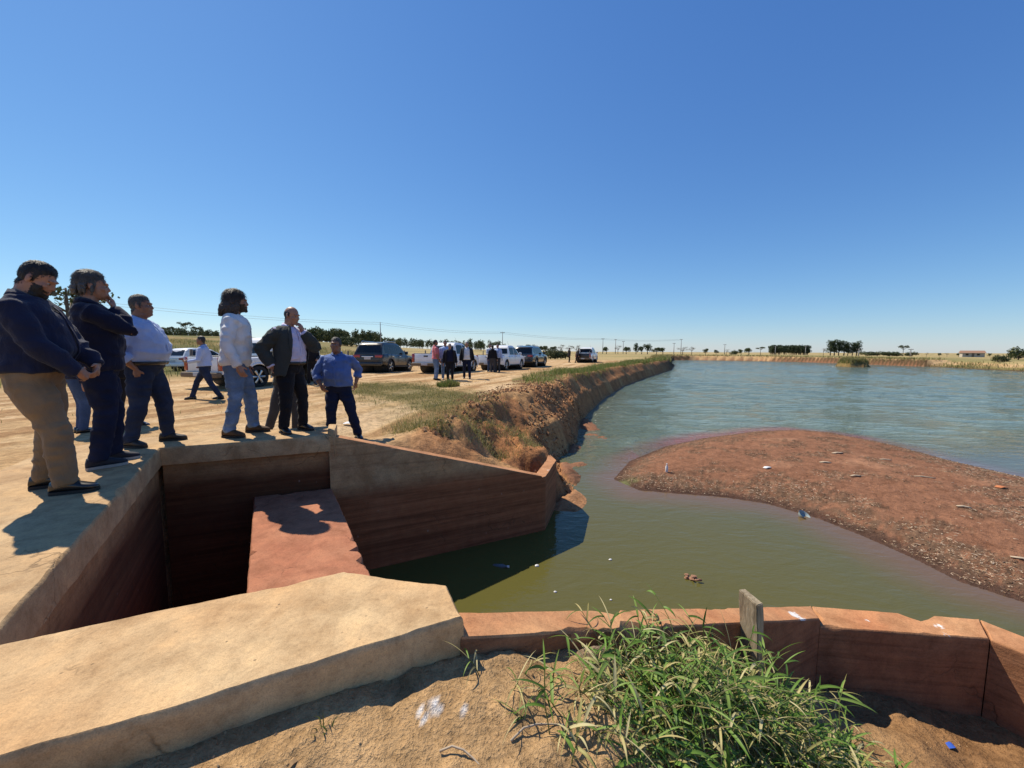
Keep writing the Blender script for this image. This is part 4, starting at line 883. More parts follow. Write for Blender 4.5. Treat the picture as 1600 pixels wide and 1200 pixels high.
def vehicle(kind, label, loc, heading, paint='wpaint', cat=None, group='vehicles parked along the dirt track', lightbar=False, cover=True, rail=False, tail=None):
    root = empty('pickup_truck' if kind == 'pickup' else ('parked_car' if kind == 'car' else 'off_roader'), loc, -R(heading)); tag(root, label, cat or ('pickup' if kind == 'pickup' else 'car'), group)
    pk = kind == 'pickup'; L = 5.3 if pk else (4.75 if kind == 'suv' else 4.1); W = .93 if kind != 'car' else .85; r = .385 if kind != 'car' else .31
    yr, yf = (1.22, 4.32) if pk else ((1.0, 3.75) if kind == 'suv' else (.75, 3.25))
    gz = .42 if kind != 'car' else .28
    R_ = r+.075
    ysn = sorted(set([0, .02, .06, .14, .3] + list(np.linspace(.4, L-.5, 26)) + [L-.36, L-.22, L-.1, L-.04, L] + [yy+R_*math.cos(t_) for yy in (yr, yf) for t_ in np.linspace(0, math.pi, 11)]+[yy+e for yy in (yr, yf) for e in (R_+.004, -R_-.004)]))
    belt = 1.12 if kind != 'car' else .92
    st = []
    for y in ysn:
        if pk: zt = float(np.interp(y, [0, 1.72, 1.76, 3.9, 4.25, 4.9, 5.2, 5.3], [1.09, 1.10, 1.12, 1.12, 1.12, 1.05, .92, .74]))
        elif kind == 'suv': zt = float(np.interp(y, [0, .12, 1.5, 3.2, 3.55, 4.4, 4.66, 4.75], [.98, 1.14, 1.13, 1.10, 1.08, 1.0, .86, .68]))
        else: zt = float(np.interp(y, [0, .1, 2.7, 3.2, 3.9, 4.05, 4.1], [.85, .94, .93, .88, .76, .62, .5]))
        zb = gz+.10*max(0, (.5-y)/.5)+.08*max(0, (y-(L-.5))/.5)
        for yy in (yr, yf):
            if abs(y-yy) <= R_: zb = max(zb, r+math.sqrt(max(0, R_**2-(y-yy)**2)))
        ed = min(y, L-y); hw = W-(.10 if y > L/2 else .045)*max(0, 1-ed/.35)**2
        hw += sum(.022*max(0, 1-abs(abs(y-yy)/R_-.8)/.6) for yy in (yr, yf))
        st.append((y, min(zb, zt-.12), zt, hw, .03))
    loft_body('body', st, paint, root, L)
    # cabin
    if pk: cab = [(1.80, belt), (1.92, 1.62), (2.15, 1.775), (2.7, 1.815), (3.1, 1.785), (3.35, 1.69), (4.12, belt)]
    elif kind == 'suv': cab = [(.05, belt-.02), (.30, 1.66), (.5, 1.76), (1.3, 1.815), (2.2, 1.80), (2.6, 1.70), (3.45, belt-.02)]
    else: cab = [(.02, belt-.02), (.35, 1.36), (.6, 1.42), (1.2, 1.45), (1.8, 1.42), (2.1, 1.35), (2.95, belt-.02)]
    ztop = max(z for _, z in cab); zb0 = belt-.06
    wb, wt = W-.07, W-.24
    xw_ = lambda z: wb+(wt-wb)*(z-zb0)/(ztop-zb0)
    m = MB(); v = []; f = []
    cols = [(y, z) for y, z in cab]; fr = [(-1, 0), (-1, .5), (-1, .90), (-.92, 1.0), (-.5, 1.025), (0, 1.03), (.5, 1.025), (.92, 1.0), (1, .90), (1, .5), (1, 0)]
    yy_ = [cab[0][0]]+[p for p in np.linspace(cab[0][0], cab[-1][0], 30)[1:-1]]+[cab[-1][0]]
    for y in yy_:
        zt = float(np.interp(y, [c[0] for c in cab], [c[1] for c in cab]))
        for a, b in fr:
            z = zb0+(zt-zb0)*b; v.append((a*xw_(min(z, zt)), y, z))
    nf = len(fr)
    for i in range(len(yy_)-1):
        for k in range(nf-1): f.append((i*nf+k, (i+1)*nf+k, (i+1)*nf+k+1, i*nf+k+1))
    f += [tuple(range(nf)), tuple((len(yy_)-1)*nf+k for k in range(nf-1, -1, -1))]
    m.add(v, f); cb = m.build('cabin', MAT[paint], root, 35)
    # glass
    def side_glass(poly, nme='side_window'):
        for sg in (1, -1):
            g_ = MB(); n = len(poly); v = [(sg*(xw_(z)+.004), y, z) for y, z in poly]+[(sg*(xw_(z)-.02), y, z) for y, z in poly]
            fs = [tuple(range(n)), tuple(range(2*n-1, n-1, -1))]+[(i, n+i, n+(i+1) % n, (i+1) % n) for i in range(n)]
            g_.add(v, fs if sg > 0 else [q[::-1] for q in fs]); g_.build(nme, MAT['glass'], cb)
    zl = belt+.015
    if pk:
        side_glass([(2.02, zl), (2.86, zl), (2.86, 1.66), (2.2, 1.665), (2.06, 1.6)]); side_glass([(2.94, zl), (3.86, zl), (3.38, 1.58), (3.22, 1.655), (2.94, 1.665)])
    elif kind == 'suv':
        side_glass([(.42, zl+.06), (.98, zl), (1.02, 1.66), (.60, 1.64), (.45, 1.55)]); side_glass([(1.08, zl), (1.95, zl), (1.95, 1.67), (1.10, 1.67)]); side_glass([(2.02, zl), (3.05, zl), (2.62, 1.56), (2.45, 1.66), (2.02, 1.67)])
    else:
        side_glass([(.45, zl), (1.3, zl), (1.3, 1.34), (.65, 1.32)]); side_glass([(1.36, zl), (2.6, zl), (2.1, 1.28), (1.36, 1.34)])
    def end_glass(y0, z0, y1, z1, nme, k=.90, out=-1):
        d_ = Vector((0, z1-z0, y0-y1)).normalized()*.006
        if (d_.y > 0) != (out > 0): d_ = -d_
        q = [(-xw_(z0)*k, y0, z0), (xw_(z0)*k, y0, z0), (xw_(z1)*k, y1, z1), (-xw_(z1)*k, y1, z1)]
        g_ = MB(); v = [tuple(Vector(p)+d_) for p in q]+[tuple(Vector(p)-d_*3) for p in q]
        g_.add(v, [(0, 1, 2, 3), (7, 6, 5, 4), (0, 4, 5, 1), (1, 5, 6, 2), (2, 6, 7, 3), (3, 7, 4, 0)]); g_.build(nme, MAT['glass'], cb)
    c0, c1, c2, c3 = cab[0], cab[1], cab[-2], cab[-1]
    lp = lambda a, b, t_: (a[0]+(b[0]-a[0])*t_, a[1]+(b[1]-a[1])*t_)
    a, b = lp(c0, c1, .16), lp(c0, c1, .93); end_glass(a[0], a[1], b[0], b[1], 'rear_window', .88, -1)
    a, b = lp(c3, c2, .08), lp(c3, c2, .94); end_glass(a[0], a[1], b[0], b[1], 'windshield', .92, 1)
    # wheels
    for sg in (1, -1):
        for yy in (yr, yf): wheel(root, sg*(W-.12), yy, r, .25 if kind != 'car' else .2, 6 if pk else 5, 'steel', sg)
    def bx(nme, c, d, mt, par=None, bv=.012):
        g_ = MB(); g_.box(c, d); return g_.build(nme, MAT[mt], par or root, 40, bv)
    # rear end
    if pk:
        tg = bx('tailgate', (0, -.012, .80), (1.42, .05, .56), tail or paint); bx('handle', (0, -.045, .96), (.26, .025, .075), 'dark', tg)
        for sg in (1, -1): bx('tail_lamp', (sg*.815, -.004, .86), (.165, .08, .46), 'tail', bv=.03)
        bp = bx('rear_bumper', (0, -.10, .50), (1.72, .2, .17), 'dust' if paint == 'wpaint' else 'dark', bv=.04); bx('number_plate', (0, -.205, .52), (.40, .015, .13), 'plate', bp)
        if cover:
            g_ = MB(); g_.box((0, .90, 1.105), (1.66, 1.66, .03)); g_.build('bed_cover', MAT['dark'], root, 40, .01)
        bx('exhaust', (.5, .1, .36), (.08, .4, .08), 'dark'); bx('spare_wheel', (0, .75, .50), (.7, .7, .2), 'black', bv=.06)
    else:
        tg = bx('tailgate', (0, -.010, .80 if kind == 'suv' else .68), (1.36, .04, .50 if kind == 'suv' else .4), paint)
        for sg in (1, -1): bx('tail_lamp', (sg*.66, -.005, .98 if kind == 'suv' else .78), (.44, .07, .15), 'tail', bv=.03)
        bp = bx('rear_bumper', (0, -.06, .54 if kind == 'suv' else .42), (1.76*W/.93, .16, .22), paint if kind == 'car' else 'kpaint', bv=.05); bx('number_plate', (0, -.045, .86 if kind == 'suv' else .62), (.40, .015, .13), 'plate', tg)
        bx('garnish', (0, -.04, .955 if kind == 'suv' else .75), (.7, .03, .05), 'chrome', tg)
        if kind == 'suv':
            for sg in (1, -1):
                g_ = MB(); g_.tube([(sg*(wt-.03), .55, 1.80), (sg*(wt-.03), .62, 1.86), (sg*(wt-.03), 2.1, 1.86), (sg*(wt-.03), 2.2, 1.80)], [.018]*4, 6); g_.build('roof_rail', MAT['chrome'], cb, True)
            g_ = MB(); g_.tube([(0, .30, 1.74), (0, .18, 1.72)], [(.6, .03), (.56, .015)], 12); g_.build('spoiler', MAT[paint], cb, True)
    bx('front_bumper', (0, L-.02, .56 if kind != 'car' else .4), (1.68*W/.93, .16, .26), paint, bv=.06)
    for sg in (1, -1):
        bx('headlight', (sg*.68*W/.93, L-.10, .84 if kind != 'car' else .6), (.30, .16, .15), 'lampw', bv=.04)
        ym = 3.72 if pk else (3.0 if kind == 'suv' else 2.45); mr = bx('mirror', (sg*(W+.10), ym, belt+.09), (.20, .12, .19), paint if kind != 'suv' else 'kpaint', bv=.04)
        for yh in ((2.25, 3.15) if pk else ((1.25, 2.25) if kind == 'suv' else (1.6,))):
            bx('door_handle', (sg*(W+.014), yh, belt-.13), (.03, .22, .035), 'chrome' if kind != 'car' else paint, bv=.008)
        for yh in ((1.78, 2.88, 3.92) if pk else ((1.04, 2.0, 3.05) if kind == 'suv' else (1.33, 2.7))):
            bx('door_gap', (sg*(W+.001), yh, (belt+gz)/2+.1), (.006, .014, belt-gz-.28), 'black', bv=0)
        if kind != 'car': bx('side_step', (sg*(W-.02), (yr+yf)/2, gz-.04), (.16, yf-yr-2*R_-.1, .05), 'dark', bv=.015)
        for yy in (yr, yf):
            g_ = MB(); g_.tube([(sg*(W+.012), yy+(R_+.01)*math.cos(t_), r+(R_+.01)*math.sin(t_)) for t_ in np.linspace(-.15, math.pi+.15, 15)], [(.03, .035)]*15, 6); g_.build('wheel_arch', MAT['dark' if paint != 'wpaint' else paint], root, True)
            g_ = MB(); g_.tube([(sg*.05, yy, r+.06), (sg*(W-.10), yy, r+.06)], [R_*.98, R_*.98], 16); g_.build('wheel_well', MAT['black'], root, True)
    if lightbar:
        lb = bx('light_bar', (0, 2.5, 1.90), (1.2, .26, .12), 'tail', cb, .03)
    if rail:
        g_ = MB(); 
        for sg in (1, -1): g_.tube([(sg*.62, .3, 1.1), (sg*.62, 1.55, 1.62), (sg*.62, 1.7, 1.12)], [.035]*3, 8)
        g_.tube([(-.62, 1.55, 1.62), (.62, 1.55, 1.62)], [.035]*2, 8); g_.build('roll_bar', MAT['dark'], root, True)
    if pk:
        g_ = MB(); g_.tube([(.35, 3.1, 1.79), (.32, 2.75, 2.15)], [.008, .004], 5); g_.build('antenna', MAT['dark'], cb)
    return root
# heading in degrees right of straight ahead; the given point is the right rear corner on the ground
def park(kind, label, rx, ry, hd_, **k):
    w_ = .93 if kind != 'car' else .85; a = R(hd_); lx, ly = -math.cos(a), math.sin(a)
    cx, cy = rx+lx*w_, ry+ly*w_
    mx, my = cx+math.sin(a)*2.6, cy+math.cos(a)*2.6
    z = ground_z(mx, my); zr, zf_ = ground_z(cx+math.sin(a)*1.2, cy+math.cos(a)*1.2), ground_z(cx+math.sin(a)*4.3, cy+math.cos(a)*4.3)
    o = vehicle(kind, label, (cx, cy, zr-.36*(zf_-zr)/1.0*.4-.015), hd_, **k); o.rotation_euler.x = math.atan2(zf_-zr, 3.1); return o
park('pickup', 'nearest white pickup behind the long-haired man, seen past his shoulder', -9.32, 12.6, 19)
park('suv', 'dark off-roader with chrome garnish parked behind the white tailgate', -7.25, 22.0, 8, paint='kpaint')
park('pickup', 'white pickup with four people standing at its right side', -3.85, 21.2, 19)
park('pickup', 'white double-cab pickup beside the group of three people', -.80, 26.5, 21)
park('suv', 'dark blue-black off-roader in front of the white pickups', 1.75, 32.2, 20, paint='bpaint')
park('pickup', 'white pickup with dark roll bar, farthest along the track', 9.1, 45.0, 21, cover=True, rail=True, tail='kpaint')  # black tailgate paint stands in for the shadow on its white rear
park('car', 'small white car on the far left behind the nearest pickup', -20.6, 24.6, 10)

# ---------------------------------------------------------------- grass
def blades(name, bx, by, bz, hgt, wid, col, lean=.5, mat=None, kind='stuff', parent=None):
    n = len(bx); a = rng.random(n)*2*np.pi; l = rng.random(n)*lean+.1; d = rng.random(n)*2*np.pi
    B = np.stack([bx, by, bz], 1); W = np.stack([np.cos(a), np.sin(a), np.zeros(n)], 1)*(wid/2)[:, None]
    D = np.stack([np.cos(d), np.sin(d), np.zeros(n)], 1); up = np.array([0, 0, 1.])
    m1 = B+up*(hgt*.55)[:, None]+D*(hgt*l*.3)[:, None]; tp = B+up*(hgt*(1-.35*l))[:, None]+D*(hgt*l)[:, None]
    V = np.stack([B-W, B+W, m1+W*.8, m1-W*.8, tp], 1).reshape(-1, 3)
    me = bpy.data.meshes.new(name); me.vertices.add(5*n); me.vertices.foreach_set('co', V.ravel())
    o = np.arange(n)*5; li = np.stack([o, o+1, o+2, o+3, o+3, o+2, o+4], 1).ravel(); ls = np.stack([np.arange(n)*7, np.arange(n)*7+4], 1).ravel()
    me.loops.add(7*n); me.loops.foreach_set('vertex_index', li.astype(np.int32)); me.polygons.add(2*n); me.polygons.foreach_set('loop_start', ls.astype(np.int32)); me.update(calc_edges=True)
    set_col(me, np.repeat(col, 5, 0)); ob = link(name, me, mat, parent)
    if kind: tag(ob, kind=kind)
    return ob
GM = attr_mat('grass_blade', .75, .35); LM = attr_mat('tree_leaf', .8, .2)
def mixcol(n, cols, w):
    c = np.array(cols)[rng.choice(len(cols), n, p=w)]; return c*(1+.3*(rng.random((n, 1))-.5))
def scatter(n, x0, x1, y0, y1, f):
    x = rng.uniform(x0, x1, n); y = rng.uniform(y0, y1, n); h, k = Hf(x, y); p = f(x, y, h, k); keep = rng.random(n) < p
    return x[keep], y[keep], h[keep]
DRY, OLI, GRN, LUS = (.40, .33, .15), (.22, .20, .07), (.15, .18, .045), (.13, .21, .04)
def put(name, pts, h0, h1, w0, w1, cols, wts, lean=.6):
    x, y, z = pts; n = len(x)
    return blades(name, x, y, z-.02, rng.uniform(h0, h1, n), rng.uniform(w0, w1, n), mixcol(n, cols, wts), lean, GM)
def fG(x, y, h, k):
    gi = inside(x, y, GRASS); gd = segd(x, y, GRASS); return np.where(gi, sst(-.3, .7, gd), sst(.7, 0, gd)*.3)*np.clip(.75+1.6*fbm(x, y, 1.1, 3, 7.), 0.03, 1)
put('grass', scatter(90000, -6.6, 1.1, 6.4, 16, fG), .03, .11, .006, .012, (DRY, OLI, GRN), (.42, .36, .22))
def fE(x, y, h, k): return (sst(.75, .1, segd(x, y, [(-1.7, 7.0), (-.95, 7.4), (-.3, 8.15), (.3, 8.7), (.5, 9.8)], False)))*np.clip(.7+1.5*fbm(x, y, 1.6, 2, 2.), 0, 1)
put('grass', scatter(26000, -2.4, 1.3, 6.4, 10.5, fE), .06, .20, .005, .010, (DRY, OLI, GRN), (.40, .40, .2), 1.1)
def fB(x, y, h, k):
    t_ = k['ds']/k['w']; s_ = k['ds']+k['n1']*1.1
    return (~k['ins'])*(x > 0)*sst(.62, .95, t_)*sst(3.6, 2.0, s_)*sst(13.5, 17.5, y)*np.clip(.8+1.5*fbm(x, y, .5, 3, 3.), 0, 1)
put('grass', scatter(150000, .5, 20, 13, 48, fB), .16, .46, .012, .022, (DRY, OLI, GRN, LUS), (.12, .25, .33, .30), .7)
put('grass', scatter(60000, 9, 36, 44, 88, fB), .3, .6, .03, .06, (DRY, OLI, GRN, LUS), (.15, .3, .3, .25), .6)
def fV(x, y, h, k): return (~k['ins'])*(~k['fore'])*sst(.1, .5, fbm(x, y, .45, 3, 13.))*(1-.85*k['road'])*(k['ds'] > 2.2)*(y > 6.8)*sst(4.5, 8, k['ds']+.2*y)
put('grass', scatter(40000, -14, 6, 6.5, 30, fV), .05, .16, .008, .015, (DRY, OLI, GRN), (.6, .3, .1))
def fL(x, y, h, k):
    ac = -(x*math.cos(R(20))-y*math.sin(R(20))); return sst(17, 23, ac+2*k['n1'])*np.clip(.5+1.2*fbm(x, y, .1, 3, 6.), .1, 1)
put('grass', scatter(60000, -75, 12, 8, 75, fL), .3, .75, .03, .06, (DRY, OLI, GRN), (.5, .35, .15), .5)
def fF(x, y, h, k): return (~k['ins'])*sst(.3, .8, k['ds'])*sst(6, 3, k['ds'])*(np.hypot(x, y) > 75)*(.6+fbm(x, y, .1, 2, 1.))
put('grass', scatter(90000, 20, 100, 50, 130, fF), .25, .7, .05, .12, (DRY, OLI, GRN), (.45, .4, .15), .5)
def fI(x, y, h, k): return k['ii']*(h > .6)*1.0
put('grass', scatter(6000, 61, 67, 70, 77, fI), .3, .75, .05, .1, (DRY, OLI, GRN), (.3, .4, .3), .5)
def tuft(name, label, x, y, n, rad, h0, h1, w, cols=(OLI, GRN, LUS), wts=(.4, .4, .2), cat='grass tuft', group=None):
    r = rad*np.sqrt(rng.random(n)); a = rng.random(n)*6.283; X, Y = x+r*np.cos(a), y+r*np.sin(a); z, _ = Hf(X, Y)
    o = blades(name, X-x, Y-y, z-ground_z(x, y)-.01, rng.uniform(h0, h1, n)*(1.1-.5*r/rad), np.full(n, w), mixcol(n, cols, wts), .8, GM, None); o.location = (x, y, ground_z(x, y))
    return tag(o, label, cat, group)
tuft('grass_tuft', 'dark green bushy tuft standing on the dry verge before the people by the cars', -2.35, 14.4, 700, .42, .2, .42, .016)
tuft('weed', 'small green weed at the edge of the deck beside the khaki trousers', -4.55, 3.25, 90, .12, .05, .16, .012, cat='weed')
tuft('weed', 'grass sprig growing from the dirt behind the deck near the navy trousers', -4.55, 3.95, 120, .2, .06, .2, .010, cat='weed')
tuft('weed', 'tiny grass sprig in the shade under the foreground slab', -.62, 1.18, 12, .03, .03, .07, .005, cat='weed')
tuft('weed', 'grey-green weed on the earth slope behind the sloping wing wall', -1.25, 6.75, 260, .22, .06, .2, .008, (OLI, DRY, GRN), (.5, .3, .2), cat='weed')
# broad-leaved grass in the foreground: arching stems with long pointed leaves
def reed_grass():
    V = []; F = []; K = []
    def leaf(p, d, L, w, col, droop):
        d = d.normalized(); sdv = d.cross(Vector((0, 0, 1)))
        if sdv.length < .1: sdv = Vector((1, 0, 0))
        sdv.normalize(); tw = random.uniform(-1.0, 1.0); nrm = sdv.cross(d); sdv = (sdv*math.cos(tw)+nrm*math.sin(tw))
        n = 6; o = len(V); q = p.copy()
        for i in range(n+1):
            t_ = i/n; ww = w*(.35+.65*math.sin(math.pi*min(1, .18+t_*.6)))*(1-t_**3.2)+.0004
            V.append(q-sdv*ww*.5+nrm*ww*.12); V.append(q-nrm*ww*.06); V.append(q+sdv*ww*.5+nrm*ww*.12)
            c_ = tuple(x*(1-.12*abs(i-2)/4) for x in col); K.extend([c_, tuple(x*1.25 for x in c_), c_])
            d = (d+Vector((0, 0, -droop/n*(1+t_)))).normalized(); q = q+d*L/n
        for i in range(n):
            a = o+i*3; F.append((a, a+1, a+4, a+3)); F.append((a+1, a+2, a+5, a+4))
    def stem(p, q, n=6):
        d = (q-p); s_ = d.cross(Vector((0, 0, 1))); s_ = s_.normalized()*.0022 if s_.length > 1e-4 else Vector((.002, 0, 0)); o = len(V); u = s_.cross(d).normalized()*.0022
        c_ = random.choice([(.16, .17, .05), (.3, .25, .11), (.12, .16, .04)])
        for w_ in (p, q):
            V.extend([w_+s_, w_+u, w_-s_, w_-u]); K.extend([c_]*4)
        for k in range(4): F.append((o+k, o+(k+1) % 4, o+4+(k+1) % 4, o+4+k))
    G1 = [(.11, .20, .03), (.145, .25, .042), (.19, .28, .06), (.075, .145, .025)]; Y1 = [(.42, .36, .15), (.5, .44, .22), (.33, .30, .10)]
    def clump(cx, cy, rx, ry, n, h0, h1, dry, leafL=(.06, .15), leafW=(.006, .014)):
        for _ in range(n):
            while True:
                x, y = random.gauss(cx, rx), random.gauss(cy, ry)
                if y < .49*x+1.50 and abs(x-cx) < 2.4*rx and abs(y-cy) < 2.4*ry: break
            z = ground_z(x, y)-.01; p = Vector((x, y, z)); a = random.uniform(0, 6.283); h = random.uniform(h0, h1)
            d = Vector((math.cos(a)*.5, math.sin(a)*.5, 1.0)).normalized(); seg = h/5; side = 1; isdry = random.random() < dry
            for i in range(random.randint(4, 7)):
                q = p+d*seg; stem(p, q)
                la = random.uniform(-.6, .6)+(0 if side > 0 else math.pi)+a+1.57
                ld = Vector((math.cos(la)*.9, math.sin(la)*.9, random.uniform(.15, .8)))+d*.3
                col = random.choice(Y1) if random.random() < (.85 if isdry else .2) else random.choice(G1)
                if i > 0: leaf(q, ld, random.uniform(*leafL), random.uniform(*leafW), col, random.uniform(.5, 1.5))
                side = -side; p = q; d = (d+Vector((random.uniform(-.18, .18), random.uniform(-.18, .18), -.14))).normalized()
            leaf(p, d, random.uniform(*leafL), random.uniform(*leafW), random.choice(Y1 if isdry else G1), .5)
    clump(.90, 1.68, .21, .12, 140, .14, .31, .12)
    clump(.66, 1.56, .10, .08, 40, .14, .34, .15)
    clump(1.22, 1.82, .14, .10, 70, .12, .28, .15)
    clump(1.10, 1.46, .28, .12, 60, .04, .12, .4)
    clump(.72, 1.24, .24, .18, 50, .04, .13, .45)
    clump(.36, 1.36, .14, .14, 20, .04, .14, .4)
    clump(1.62, 1.66, .24, .18, 44, .04, .12, .4)
    clump(1.15, 1.02, .36, .14, 22, .03, .09, .6)
    clump(1.85, 2.10, .2, .10, 12, .08, .22, .3)
    clump(1.7, 1.25, .35, .25, 30, .03, .11, .5)
    clump(1.05, 1.28, .5, .3, 260, .02, .08, .97, (.06, .18), (.003, .007))
    clump(.95, 1.6, .25, .15, 70, .1, .28, .95, (.08, .2), (.003, .006))
    me = bpy.data.meshes.new('reed_grass'); me.from_pydata([tuple(v) for v in V], [], F); me.update(); set_col(me, np.clip(np.array(K), 0, 1)); smooth(me)
    tag(link('reed_grass', me, attr_mat('reed_leaf', .5, .3)), kind='stuff')
reed_grass()

# ---------------------------------------------------------------- trees
BARK = plain('bark', (.13, .10, .075), .9)
def leaf_cards(cent, rad, n, size, cols, hollow=.5, rs=None):
    """leaf clumps spread through ellipsoids; returns verts, faces, colours"""
    q = (rs or rng); V = []; K = []
    for c, r in zip(cent, rad):
        m = n; u = q.normal(size=(m, 3)); u /= np.linalg.norm(u, axis=1)[:, None]; t_ = (hollow+(1-hollow)*q.random(m))**.6
        P = np.array(c)+u*np.array(r)*t_[:, None]
        a = q.normal(size=(m, 3)); a /= np.linalg.norm(a, axis=1)[:, None]; b = np.cross(a, u+.3*q.normal(size=(m, 3))); b /= np.linalg.norm(b, axis=1)[:, None]+1e-9
        s_ = size*(.6+.8*q.random(m))[:, None]
        V.append(np.stack([P-a*s_, P+b*s_*.6, P+a*s_, P-b*s_*.6], 1).reshape(-1, 3))
        cc = np.array(cols)[q.integers(0, len(cols), m)]*(1+.4*(q.random((m, 1))-.5)); K.append(np.repeat(cc, 4, 0))
    V = np.concatenate(V); K = np.concatenate(K); F = np.arange(len(V)).reshape(-1, 4); return V, F, K
DK, MG, OG, GY = (.05, .07, .032), (.075, .10, .042), (.125, .125, .05), (.13, .13, .10)
def tree_meshes(kind, seed):
    q = np.random.default_rng(seed); m = MB(); c = []; r = []
    if kind == 'round':
        for _ in range(9): a = q.random()*6.28; rr = q.random()**.5*.30; c.append((rr*math.cos(a), rr*math.sin(a), .42+.4*q.random())); s_ = .15+.11*q.random(); r.append((s_, s_, s_*.8))
        n, sz, cols = 90, .045, (DK, MG, MG, OG)
    elif kind == 'umbrella':
        for _ in range(10): a = q.random()*6.28; rr = q.random()**.5*.46; c.append((rr*math.cos(a), rr*math.sin(a), .80+.14*q.random()-.1*rr)); s_ = .13+.08*q.random(); r.append((s_, s_, s_*.4))
        n, sz, cols = 60, .035, (MG, OG, GY)
    elif kind == 'tall':
        for i in range(10): a = q.random()*6.28; z = .32+.62*i/9; rr = .13*(1-.4*z); c.append((rr*math.cos(a), rr*math.sin(a), z)); s_ = (.12+.05*q.random())*(1.1-.5*abs(z-.6)); r.append((s_, s_, s_*1.1))
        n, sz, cols = 90, .032, (DK, MG, DK, (.05, .075, .035))
    elif kind == 'bare':
        for _ in range(8): a = q.random()*6.28; rr = q.random()**.5*.38; c.append((rr*math.cos(a), rr*math.sin(a), .55+.36*q.random())); s_ = .12+.1*q.random(); r.append((s_, s_, s_*.7))
        n, sz, cols = 26, .022, (GY, (.14, .11, .08), OG)
    else:                                       # bush
        for _ in range(8): a = q.random()*6.28; rr = q.random()**.5*.7; c.append((rr*math.cos(a), rr*math.sin(a), .30+.42*q.random()*(1-.5*rr))); s_ = .26+.14*q.random(); r.append((s_*1.2, s_*1.2, s_))
        n, sz, cols = 100, .075, (DK, MG, DK, OG)
    zl = min(p[2] for p in c)
    th = {'tall': .022, 'bush': .03, 'umbrella': .022, 'bare': .025, 'round': .032}[kind]
    m.tube([(0, 0, -.04), (.01, .005, zl*.5), (.0, .012, zl), (.015, .0, zl+.15)], [th*1.5, th, th*.85, th*.5], 7)
    for p in c[:8]:
        b = Vector((0, .008, zl*(.75 if kind != 'bush' else .3))); m.tube([b, b.lerp(Vector(p), .5)+Vector((0, 0, -.03)), Vector(p)], [th*.5, th*.33, th*.12], 5)
    if kind == 'bare':
        for p in c:
            for _ in range(5):
                d = Vector(q.normal(size=3)).normalized()*.15; d.z = abs(d.z); m.tube([Vector(p), Vector(p)+d*.6, Vector(p)+d], [.006, .004, .002], 4)
    tm = m.mesh('trunk'); tm.materials.append(BARK); smooth(tm)
    V, F, K = leaf_cards(c, r, n, sz, cols, .35, q); cm = bpy.data.meshes.new('crown'); cm.from_pydata(V.tolist(), [], F.tolist()); cm.update(); set_col(cm, np.clip(K, .005, 1)); cm.materials.append(LM)
    return tm, cm
PRO = {k: [tree_meshes(k, 100+7*i+len(k)) for i in range(3)] for k in ('round', 'umbrella', 'tall', 'bare', 'bush')}
NM = {'round': 'tree', 'umbrella': 'umbrella_tree', 'tall': 'eucalyptus_tree', 'bare': 'bare_tree', 'bush': 'bush'}
def tree(kind, x, y, h, label, group=None, wide=1.0, z=None):
    r = empty(NM[kind], (x, y, (ground_z(x, y) if z is None else z)-.03), random.uniform(0, 6.28)); tag(r, label, 'bush' if kind == 'bush' else 'tree', group)
    tm, cm = PRO[kind][random.randrange(3)]; r.scale = (h*wide*random.uniform(.92, 1.08), h*wide*random.uniform(.92, 1.08), h)
    for nme, me in (('trunk', tm), ('crown', cm)):
        o = bpy.data.objects.new(nme, me); C.objects.link(o); o.parent = r
    return r
tree('umbrella', -46, 41, 7.4, 'large grey-green tree rising behind the two men in navy', None, 1.05)
ORD = ['leftmost', 'second from the left', 'third from the left', 'fourth from the left', 'fifth from the left', 'sixth from the left', 'seventh from the left', 'eighth from the left', 'ninth from the left', 'tenth from the left', 'eleventh from the left', 'twelfth from the left', 'thirteenth from the left', 'fourteenth from the left', 'fifteenth from the left', 'sixteenth from the left']
CNT = {}
def nth(lab):
    i = CNT.get(lab, 0); CNT[lab] = i+1; return lab+', '+ORD[i]
GT = 'trees dotted over the plain beyond the lake'
for u, v, kd, w_ in ((947, 541, 'round', 1.2), (965, 539, 'bare', 1), (978, 541, 'round', 1.2), (993, 537, 'tall', 1.3), (1002, 540, 'round', 1), (1011, 537, 'round', 1.1), (1025, 541, 'round', 1.2), (1035, 542, 'round', 1.4), (1066, 541, 'bare', 1.4), (1080, 541, 'bare', 1.3),
                     (1101, 544, 'round', 1), (1118, 545, 'round', 1), (1134, 545, 'bare', 1), (1157, 545, 'round', 1.1), (1169, 542, 'round', 1.3), (1187, 541, 'umbrella', .9), (1285, 543, 'bare', .9), (1446, 550, 'bare', 1), (1478, 551, 'bare', 1), (1466, 551, 'round', .9), (1496, 551, 'round', .9), (1512, 551, 'round', .8), (1530, 552, 'bare', .9), (1545, 551, 'round', .9)):
    d = 235 if u < 1400 else 210; v -= (u-800)*.0038
    lab = {'round': 'small rounded dark tree on the far plain', 'bare': 'thin leafless tree on the far plain', 'tall': 'tall dark tree above the far track', 'umbrella': 'flat-topped tree left of the square wood'}[kd]
    tree(kd, (u-800)/610*d, d, max(2.2, 2.6+(546-v)*d/610), nth(lab), GT, w_)
tree('umbrella', 609/610*215, 215, 6.4, 'tall flat-topped tree right of the tall clump', GT, .8)
for u, w_ in ((1146, 1), (1354, 1.4), (1369, 1.7), (1388, 1.4), (1399, 1.4), (1422, 1)):
    tree('bush', (u-800)/610*215, 215, 2.9, nth('low dark bush on the far plain'), 'bushes on the far plain', w_*1.1)
